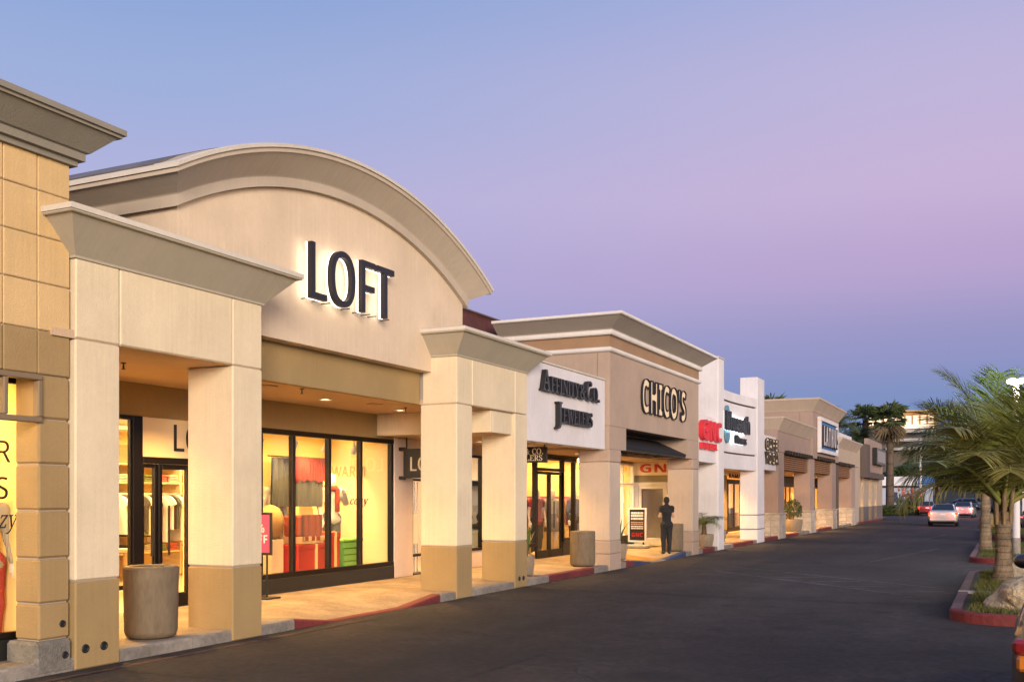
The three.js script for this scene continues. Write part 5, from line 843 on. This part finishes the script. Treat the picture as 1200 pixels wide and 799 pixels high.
island('', -.72, 3.6, 14.9, 24.0, 42000); island('', -.88, 3.6, 28.6, 38.6, 26000); island('', -1.0, 3.6, 44.8, 56.5, 14000); island('', -1.1, 3.6, 62, 74, 9000);
one('kerb_strip', 'pale concrete strip crossing the first kerbed island', 'kerb strip', box(-.72, .5, .1, .152, -18.55, -18.35, .01), M.concrete, { front: false });
function rock(label, x, y, d, sx, sy, sz, sd, c) {
  const g = new THREE.IcosahedronGeometry(1, 5), p = g.attributes.position, v = V3();
  for (let i = 0; i < p.count; i++) { v.fromBufferAttribute(p, i); const n = Math.sin(v.x * 2.3 + sd) * .12 + Math.sin(v.y * 3.1 + v.z * 2.2 + sd * 2) * .1 + Math.sin(v.x * 6 + v.y * 5 + sd) * .035 + Math.sin(v.z * 9 - v.x * 7 + v.y * 6) * .025 + Math.sin(v.x * 17 + v.y * 13) * Math.sin(v.z * 15 + sd) * .014; const f = v.y < -.35 ? .9 : 1; const k = (1 + n) * f; p.setXYZ(i, v.x * k * sx, Math.max(-.3, v.y * k) * sy, v.z * k * sz); }
  g.computeVertexNormals(); const m = one('boulder', label, 'boulder', at(metric(g), x, y, -d), mat(...c, { map: T.rock, bumpMap: T.rock, bumpScale: .05, roughness: .9 }), { front: false }); return m;
}
rock('large pale boulder at the front of the first kerbed island', .27, .2, 16.0, .56, .38, .5, 1.3, [.62, .54, .42]);
rock('smaller pale boulder behind the palm trunk', .22, .18, 21.9, .28, .42, .3, 4.1, [.5, .48, .46]);
rock('yellowish boulder on the third kerbed island', -.72, .3, 54.6, .55, .5, .5, 2.2, [.42, .33, .16]);
rock('grey boulder beside the yellowish boulder', .2, .25, 53.5, .4, .36, .4, 5.2, [.38, .35, .3]);

// ------------------------------------------------------------------ cars
function loftBody(st, ringOf) { const pos = [], idx = []; let K = 0; for (const s of st) { const r = ringOf(s); K = r.length; for (const q of r) pos.push(q[0], q[1], s[0]); } for (let i = 0; i < st.length - 1; i++) for (let k = 0; k < K; k++) { const a = i * K + k, b = i * K + (k + 1) % K, c = (i + 1) * K + (k + 1) % K, d = (i + 1) * K + k; idx.push(a, c, b, a, d, c); } for (let k = 1; k < K - 1; k++) { idx.push(0, k, k + 1); const o = (st.length - 1) * K; idx.push(o, o + k + 1, o + k); } const g = new THREE.BufferGeometry(); g.setAttribute('position', new THREE.Float32BufferAttribute(pos, 3)); g.setIndex(idx); g.computeVertexNormals(); return metric(g); }
const carGlass = mat(.012, .013, .015, { roughness: .06, metalness: .2 }), tyreM = mat(.015, .015, .015, { roughness: .9 }), rimM = mat(.45, .45, .46, { metalness: .8, roughness: .3 });
function car(label, kind, color, x, d, turn, o = {}) {
  const t = thing('car', label, 'car', { front: false, group: o.group }), suv = kind === 'suv';
  const paint = new THREE.MeshPhysicalMaterial({ color: C(...color), roughness: .35, metalness: .25, clearcoat: 1, clearcoatRoughness: .06 });
  const H = suv ? .16 : 0, ro = suv ? .28 : 0;
  const st = [[2.30, .70, .40 + H, .86 + H], [2.26, .80, .32 + H, .94 + H], [2.1, .87, .26 + H, 1.0 + H], [1.4, .905, .22 + H, 1.0 + H], [.2, .91, .20 + H, .97 + H], [-1.0, .905, .22 + H, .95 + H], [-1.8, .88, .25 + H, .86 + H], [-2.2, .78, .28 + H, .74 + H], [-2.33, .62, .36 + H, .6 + H]];
  const rg = ([, w, b, y]) => { const r = []; for (const [fx, fy] of [[.82, 0], [.97, .1], [1, .35], [1.0, .58], [.985, .78], [.93, .93], [.8, 1]]) r.push([w * fx, b + (y - b) * fy]); return [...r, ...r.map(q => [-q[0], q[1]]).reverse()]; };
  part('body', loftBody(st, rg), paint, t);
  const Z = suv ? [2.2, 1.95, -.4, -1.25] : [1.85, 1.0, -.35, -1.2], top = 1.42 + ro, by = .95 + H;
  const gst = [[Z[0], .74, by, by + .04], [(Z[0] + Z[1]) / 2, .70, by, by + (top - by) * .47], [Z[1], .63, by, top - .03], [(Z[1] + Z[2]) / 2, .64, by, top], [Z[2], .62, by, top - .03], [(Z[2] + Z[3]) / 2, .68, by, by + (top - by) * .47], [Z[3], .73, by, by + .03]];
  part('cabin', loftBody(gst, ([, w, b, y]) => { const wb = .80; return [[wb, b], [w + (wb - w) * .35, b + (y - b) * .62], [w, b + (y - b) * .9], [w * .86, y], [-w * .86, y], [-w, b + (y - b) * .9], [-w - (wb - w) * .35, b + (y - b) * .62], [-wb, b]]; }), paint, t);
  const quad = (a, b, c, e) => fromTris([...a, ...b, ...c, ...a, ...c, ...e]);
  const rz0 = Z[0] - .08, rz1 = Z[1] + .02;
  part('rear_window', quad([-.66, by + .10, rz0 + .03], [.66, by + .10, rz0 + .03], [.53, top - .01, rz1 + .03], [-.53, top - .01, rz1 + .03]), carGlass, t);
  part('windscreen', quad([.66, by + .07, Z[3] + .05], [-.66, by + .07, Z[3] + .05], [-.53, top - .05, Z[2] - .04], [.53, top - .05, Z[2] - .04]), carGlass, t);
  for (const s of [-1, 1]) for (const [a, b] of [[Z[2] + .12, .25], [.33, Z[1] - .05]]) { const q = [[s * .80, by + .05, a], [s * .80, by + .05, b], [s * .665, top - .12, b - .05], [s * .665, top - .12, a + .1]]; part('side_window', s > 0 ? quad(q[0], q[3], q[2], q[1]) : quad(...q), carGlass, t); }
  const lit = o.lit ?? 0, red = new THREE.MeshPhysicalMaterial({ color: C(.16, .008, .008), roughness: .2, clearcoat: 1, emissive: C(1, .06, .03), emissiveIntensity: lit }), amber = new THREE.MeshPhysicalMaterial({ color: C(.5, .16, .02), roughness: .2, clearcoat: 1, emissive: C(1, .25, .05), emissiveIntensity: lit * .6 });
  for (const s of [-1, 1]) {
    const tl = new THREE.Group(); tl.name = 'tail_light'; t.add(tl);
    const y0 = .70 + H, y1 = .88 + H; part('red_lens', box(s * .48, s * .86, y0 + .05, y1 - (suv ? .05 : 0), 2.1, 2.285, .02), red, tl); part('amber_lens', box(s * .5, s * .84, y0 - .03, y0 + .048, 2.1, 2.28, .015), o.amber ? amber : red, tl);
    part('wing_mirror', new THREE.SphereGeometry(.1, 12, 8).scale(.8, .6, .5).translate(s * .95, by + .09, Z[3] + .3), paint, t);
  }
  part('number_plate', box(-.16, .16, .72 + H, .83 + H, 2.28, 2.315, .006), mat(.7, .7, .7), t); part('bumper', box(-.78, .78, .34 + H, .5 + H, 2.2, 2.36, .05), o.bumper ?? paint, t); part('lower_trim', box(-.66, .66, .26 + H, .335 + H, 2.1, 2.3, .03), tyreM, t);
  for (const s of [-1, 1]) for (const z of [1.4, -1.4]) { const R = .32 + H * .35, w = new THREE.Group(); w.name = 'wheel'; t.add(w); const ty = new THREE.TorusGeometry(R - .075, .085, 10, 28).rotateY(Math.PI / 2).scale(1.25, 1, 1); part('tyre', at(ty, s * .80, R + .01, z), tyreM, w); const rm = new THREE.CylinderGeometry(R - .11, R - .11, .14, 20).rotateZ(Math.PI / 2); part('rim', at(rm, s * .83, R + .01, z), rimM, w); }
  part('underbody', box(-.75, .75, .17, .4 + H, -2.0, 2.05, .03), tyreM, t);
  t.position.set(x, 0, -d); t.rotation.y = turn; if (d > 20) t.scale.setScalar(.9);
  if (o.lamp) for (const s of [-1, 1]) { const l = new THREE.PointLight(C(1, .1, .06), o.lamp); l.position.set(x + Math.cos(turn) * s * .6, .77 + H, -d + 2.2); l.castShadow = true; scene.add(l); }
  return t;
}
car('white sedan with glowing tail lights driving away along the shop fronts', 'sedan', [.55, .54, .51], -3.3, 65.2, .02, { lit: 2.2, amber: true, lamp: .8 });
car('silver sedan braking ahead of the white sedan', 'sedan', [.42, .43, .46], -3.1, 92, -.05, { lit: 6, lamp: 6 });
car('red car with lit tail lights beyond the white sedan', 'sedan', [.20, .02, .02], -6.6, 101, .1, { lit: 5, lamp: 3 });
car('dark brown sports utility car parked at the near edge of the drive', 'suv', [.035, .025, .02], 1.02, 7.9, -.06, { lit: 0, amber: true });
car('black car parked beside the second kerbed island', 'suv', [.02, .022, .025], 1.55, 42.0, .08, {});
car('dark red brown car parked beyond the second kerbed island', 'sedan', [.08, .025, .02], 1.5, 58.8, .05, {});
car('grey car parked beyond the palms', 'suv', [.08, .09, .1], 1.4, 72, 0, {});
car('dark red car parked sideways below the white blue building', 'sedan', [.07, .012, .014], -13.2, 111, 1.45, {});
car('black car parked beyond the end store', 'sedan', [.015, .015, .018], -15.6, 106, 1.45, {});
car('dark car parked beside the far lawn', 'sedan', [.03, .035, .045], -.2, 120, 1.3, {});
car('blue grey car parked beyond the silver sedan', 'suv', [.06, .08, .12], -4.6, 128, 1.3, {});

// ------------------------------------------------------------------ lamps and poles
const farLamps = [[6.5, 95], [-2.2, 138], [3.2, 122]];
function parkingLamp(label, x, d, h, cd, color, k4 = 1) {
  const t = thing('parking_lamp', label, 'street lamp', { front: false, group: label.startsWith('distant') ? 'distant parking lamps' : undefined });
  part('pole', at(new THREE.CylinderGeometry(.07, .1, h - .1, 12), x, (h - .1) / 2, -d), M.white, t); part('pole_base', at(new THREE.CylinderGeometry(.25 * k4, .25 * k4, .6, 16), x, .3, -d), M.concrete, t);
  for (let k = 0; k < 4; k++) { const a = k * Math.PI / 2 + .5, c = [x + Math.cos(a) * .42 * k4, h, -d + Math.sin(a) * .42 * k4]; part('arm', tube([V3(x, h - .15, -d), V3(c[0], h - .05, c[2])], .03, 6), M.white, t); part('lamp_head', at(new THREE.SphereGeometry(.21 * k4, 16, 10).scale(1, .85, 1), ...c), glow(color.r, color.g, color.b, 4), t); const l = new THREE.PointLight(color, cd / 4); l.position.set(...c); l.castShadow = true; l.shadow.radius = 8; scene.add(l); }
  rebase(t);
}
parkingLamp('white parking lamp pole with four lit round heads above the palms', .24, 30.6, 4.8, 45, C(1, .93, .78), .42);
parkingLamp('white parking lamp pole with four lit heads added outside the view', 5.2, 4.5, 6.3, 190, C(1, .78, .48));  // unseen lamp, added for the warmer light on the arched store front
{
  const t = thing('banded_pole', 'tall pale banded pole beside the flowering shrub', 'pole', { front: false }), x = -8.3, d = 118;
  part('pole', at(new THREE.CylinderGeometry(.1, .14, 8, 10), x, 4, -d), M.white, t); for (let k = 0; k < 14; k++) part('band', at(new THREE.CylinderGeometry(.17, .17, .16, 10), x, .9 + k * .5, -d), M.whiteWarm, t); part('foot', at(new THREE.CylinderGeometry(.5, .6, .7, 12), x, .35, -d), M.white, t); rebase(t);
  const s = thing('white_sign_post', 'white posted sign beyond the parked cars', 'sign', { front: false }); part('panel', box(.7, 3.6, 2.9, 3.9, -67.1, -67, .02), mat(.7, .72, .76), s); for (const a of [.9, 3.3]) part('post', box(a - .06, a + .06, 0, 2.9, -67.08, -67.02, .01), M.white, s); rebase(s);
}

for (const [x, d] of farLamps) parkingLamp('distant white parking lamp pole with lit heads beyond the parked cars', x, d, 6.5, 60, C(1, .9, .7), .8);
// ------------------------------------------------------------------ far plants, buildings, hill
{
  const g = new THREE.PlaneGeometry(420, 130, 120, 24); g.rotateX(-Math.PI / 2); const p = g.attributes.position;
  for (let i = 0; i < p.count; i++) { const x = p.getX(i), z = p.getZ(i), u = (65 - z) / 130; p.setY(i, -.5 + 15 * u * u * (3 - 2 * u) * (1 + .25 * Math.sin(x * .045) + .1 * Math.sin(x * .13 + z * .1)) + (u > .02 ? .5 * Math.sin(x * .7 + z * .4) : 0)); }
  g.computeVertexNormals(); g.translate(-20, 0, -265); ground('hillside', metric(g), mat(.045, .045, .025, { map: T.rock }), false);
  const L = new THREE.PlaneGeometry(40, 40); L.rotateX(-Math.PI / 2); L.translate(6, .02, -165); ground('lawn', metric(L), mat(.06, .09, .02, { map: T.rock }), false);
}
function clump(n, R, leaf) { const pos = []; for (let k = 0; k < n; k++) { const lobe = k % 9, la = lobe * 2.4, lr = R * .55, cx = Math.cos(la) * lr * (lobe ? 1 : 0), cz = Math.sin(la) * lr * (lobe ? 1 : 0), cyy = R * (.3 * Math.sin(lobe * 1.7)); const a = rnd() * 6.28, u = Math.acos(rr(-1, 1)), r = R * .55 * Math.cbrt(rr(.3, 1)), c = [cx + Math.sin(u) * Math.cos(a) * r, cyy + Math.cos(u) * r * .85, cz + Math.sin(u) * Math.sin(a) * r]; const b = rnd() * 6.28, e = rr(-.8, .8), s = leaf * rr(.6, 1.3), v = [Math.cos(b) * s, Math.sin(e) * s, Math.sin(b) * s], w = [-Math.sin(b) * s * .5, Math.cos(e) * s * .5, Math.cos(b) * s * .5]; pos.push(c[0] - v[0], c[1] - v[1], c[2] - v[2], c[0] + w[0], c[1] + w[1], c[2] + w[2], c[0] + v[0], c[1] + v[1], c[2] + v[2], c[0] - v[0], c[1] - v[1], c[2] - v[2], c[0] + v[0], c[1] + v[1], c[2] + v[2], c[0] - w[0], c[1] - w[1], c[2] - w[2]); } return fromTris(pos); }
const crownA = clump(5200, 1, .07), crownB = clump(4200, 1, .085);
const trees = [[-17, 132, 6], [-11.5, 136, 6.5], [-22, 138, 7], [-27, 150, 7], [-20, 158, 8], [-16, 142, 5.5], [-8.5, 150, 7.5], [-3.5, 146, 6.5], [.5, 150, 8], [5, 145, 7], [10, 150, 9], [-12, 172, 8.5], [-33, 170, 10], [16, 160, 9], [-6, 175, 9]];
trees.forEach(([x, d, h], k) => { const t = thing('broadleaf_tree', 'dark broadleaf tree in the belt beyond the car park', 'tree', { front: false, group: 'dark trees beyond the car park' }); const tr = new THREE.CylinderGeometry(.14, .3, h * .6, 10).translate(0, h * .3, 0); part('trunk', [tr, ...[0, 1, 2].map(q => tube([V3(0, h * .45, 0), V3(Math.cos(q * 2.1) * h * .2, h * .7, Math.sin(q * 2.1) * h * .2)], .09, 6))], mat(.1, .08, .06), t); const c = part('crown', k % 2 ? crownB : crownA, leafM[k % 3 === 2 ? 1 : 0], t); c.scale.set(h * .42, h * .36, h * .42); c.position.y = h * .62; t.position.set(x, 0, -d); t.rotation.y = k * 1.3; });
function fanPalm(label, x, d, h, R, skirt = 1) {
  const t = thing('fan_palm', label, 'palm tree', { front: false }); part('trunk', at(new THREE.CylinderGeometry(R * .13, R * .19, h, 12), 0, h / 2, 0), mat(.18, .15, .12, { map: T.bark }), t);
  const pos = []; const fan = (dir, L, droop) => { const up = V3(0, 1, 0), s = dir.clone().cross(up).normalize(), n = s.clone().cross(dir).normalize(), o = V3(0, h, 0).addScaledVector(dir, L * .45), N = 12; for (let i = 0; i < N; i++) { const a = (i / (N - 1) - .5) * 3.4, l = L * .6 * rr(.85, 1.1), v = dir.clone().multiplyScalar(Math.cos(a)).addScaledVector(s, Math.sin(a)), e = o.clone().addScaledVector(v, l).add(V3(0, -droop * l * rr(.3, .9), 0)), w = s.clone().multiplyScalar(Math.cos(a)).addScaledVector(dir, -Math.sin(a)).multiplyScalar(L * .032), m = o.clone().addScaledVector(v, l * .6); pos.push(...o.toArray(), ...m.clone().add(w).toArray(), ...e.toArray(), ...o.toArray(), ...e.toArray(), ...m.sub(w).toArray()); } const b = V3(0, h, 0), k = s.multiplyScalar(.02); pos.push(...b.toArray(), ...b.clone().add(k).toArray(), ...o.toArray()); };
  for (let k = 0; k < 24; k++) { const el = rr(-.45, 1.35), a = k * 2.4; fan(V3(Math.cos(a) * Math.cos(el), Math.sin(el), Math.sin(a) * Math.cos(el)), R * rr(.85, 1.1), .35); } part('crown', fromTris(pos.splice(0)), leafM[0], t);
  if (skirt) { for (let k = 0; k < 34; k++) { const a = k * 2.4, el = rr(-1.35, -.7); fan(V3(Math.cos(a) * Math.cos(el), Math.sin(el), Math.sin(a) * Math.cos(el)), R * rr(.7, 1.1), .5); } part('dry_skirt', fromTris(pos), mat(.14, .105, .055, { side: THREE.DoubleSide }), t); }
  t.position.set(x, 0, -d);
}
fanPalm('fan palm rising behind the end store', -9.75, 101, 8.9, 2.1);
fanPalm('dark fan palm behind the white parapet of the end store', -12.4, 105, 9.2, 2.0, 0);
fanPalm('fan palm showing above the parapet of the slatted store', -13.2, 64, 6.6, 1.9, 0);
palm('feathery palm behind the tan tower', -13.6, 92, 7.2, .2, 2.6, 26, { kinds: kindsB, tone: [0, 1], y: 0 });
palm('drooping palm between the tan tower and the dark fan palm', -13.0, 104, 6.8, .2, 2.3, 24, { kinds: kindsB, tone: [0, 0, 1], y: 0 });
{
  const t = thing('flowering_shrub', 'bird of paradise shrub with orange red flowers by the far kerb', 'shrub', { front: false }), l = [], f = [];
  for (let k = 0; k < 150; k++) { const g = leafBlade(rr(1.0, 2.3), .12, rr(.3, 1.0), 5); g.rotateY(rnd() * 6.28); g.translate(rr(-1.1, 1.1), 0, rr(-.8, .8)); l.push(g); } part('leaves', l, leafM[1], t).userData.kind = 'stuff';
  for (let k = 0; k < 26; k++) { const g = new THREE.ConeGeometry(.13, .42, 6).rotateZ(rr(-1.2, 1.2)).translate(rr(-1.2, 1.2), rr(1.7, 2.5), rr(-.8, .8)); part('flower', metric(g), mat(.55, .10, .03), t); } t.position.set(-8.3, 0, -105);
  const c = thing('clipped_hedge', 'low green hedge along the far kerb below the shrub', 'hedge', { front: false }); part('foliage', clump(2500, 1, .09).scale(2.6, .7, .8), leafM[1], c); c.position.set(-9.9, .5, -99);
}
{ // white and blue low building
  const b = thing('white_blue_building', 'low pale blue building with white fascia beyond the end store', 'building', { front: false }), z = -119;
  part('wall', box(-19, -7.6, 0, 2.9, z - 8, z, .02), mat(.42, .46, .55), b); part('fascia', box(-19.2, -8.6, 2.9, 3.9, z - 8, z + .25, .02), mat(.75, .76, .78), b); part('blue_end', box(-8.598, -7.4, 2.9, 3.9, z - 8, z + .25, .02), mat(.05, .16, .5), b);
  for (let k = 0; k < 3; k++) part('window', box(-15.5 + k * 1.9, -14.5 + k * 1.9, 1.1, 2.2, z + .005, z + .05, .01), mat(.06, .07, .09, { roughness: .2 }), b); part('fascia_strip', box(-19.2, -7.4, 2.7, 2.88, z, z + .15, .01), M.black, b); rebase(b);
}
{ // lit building on the hill
  const b = thing('hillside_building', 'hillside building with white balconies and orange lit top storey', 'building', { front: false }), z = -196, x0 = -24, x1 = -11.2;
  part('wall', box(x0, x1, 2, 14.2, z - 12, z, .02), mat(.12, .10, .08), b);
  for (let k = 0; k < 3; k++) part('balcony', box(x0 + 4.5, x1 + .2, 10.0 + k * 1.55, 10.5 + k * 1.55, z, z + 1.6, .03), mat(.45, .43, .4), b);
  for (let k = 0; k < 3; k++) part('window', box(x0 + 5.2, x1 - .3, 10.78 + k * 1.55, 11.5 + k * 1.55, z + .005, z + .03, 0), k === 2 ? glow(1, .55, .15, 1.0) : mat(.05, .05, .06, { roughness: .2 }), b);
  part('top_storey', box(x0 + 1, x1 - .2, 14.2, 17.0, z - 10, z - 1.5, .02), mat(.5, .3, .14), b);
  for (let k = 0; k < 9; k++) part('lit_window', box(x0 + 1.4 + k * 1.25, x0 + 2.3 + k * 1.25, 14.7, 16.3, z - 1.495, z - 1.45, 0), glow(1, .5, .12, 1.1), b); part('roof', box(x0 + .5, x1 + .3, 17.0, 17.25, z - 10.5, z - .8, .03), mat(.55, .4, .2), b); rebase(b);
}
{ // pale lit wall behind the white sign, and a low shop across the car park
  const b = thing('far_shop', 'low pale shop across the far end of the car park', 'building', { front: false }); part('wall', box(4, 24, 0, 3.6, -112, -104, .02), mat(.45, .42, .4), b); part('fascia', box(3.8, 24, 3.6, 4.5, -112, -103.7, .02), mat(.6, .58, .56), b); for (let k = 0; k < 5; k++) part('window', box(5 + k * 3.5, 7.6 + k * 3.5, .5, 2.9, -104, -103.95, 0), glow(1, .75, .4, .6), b); rebase(b);
}
renderer.render(scene, camera);
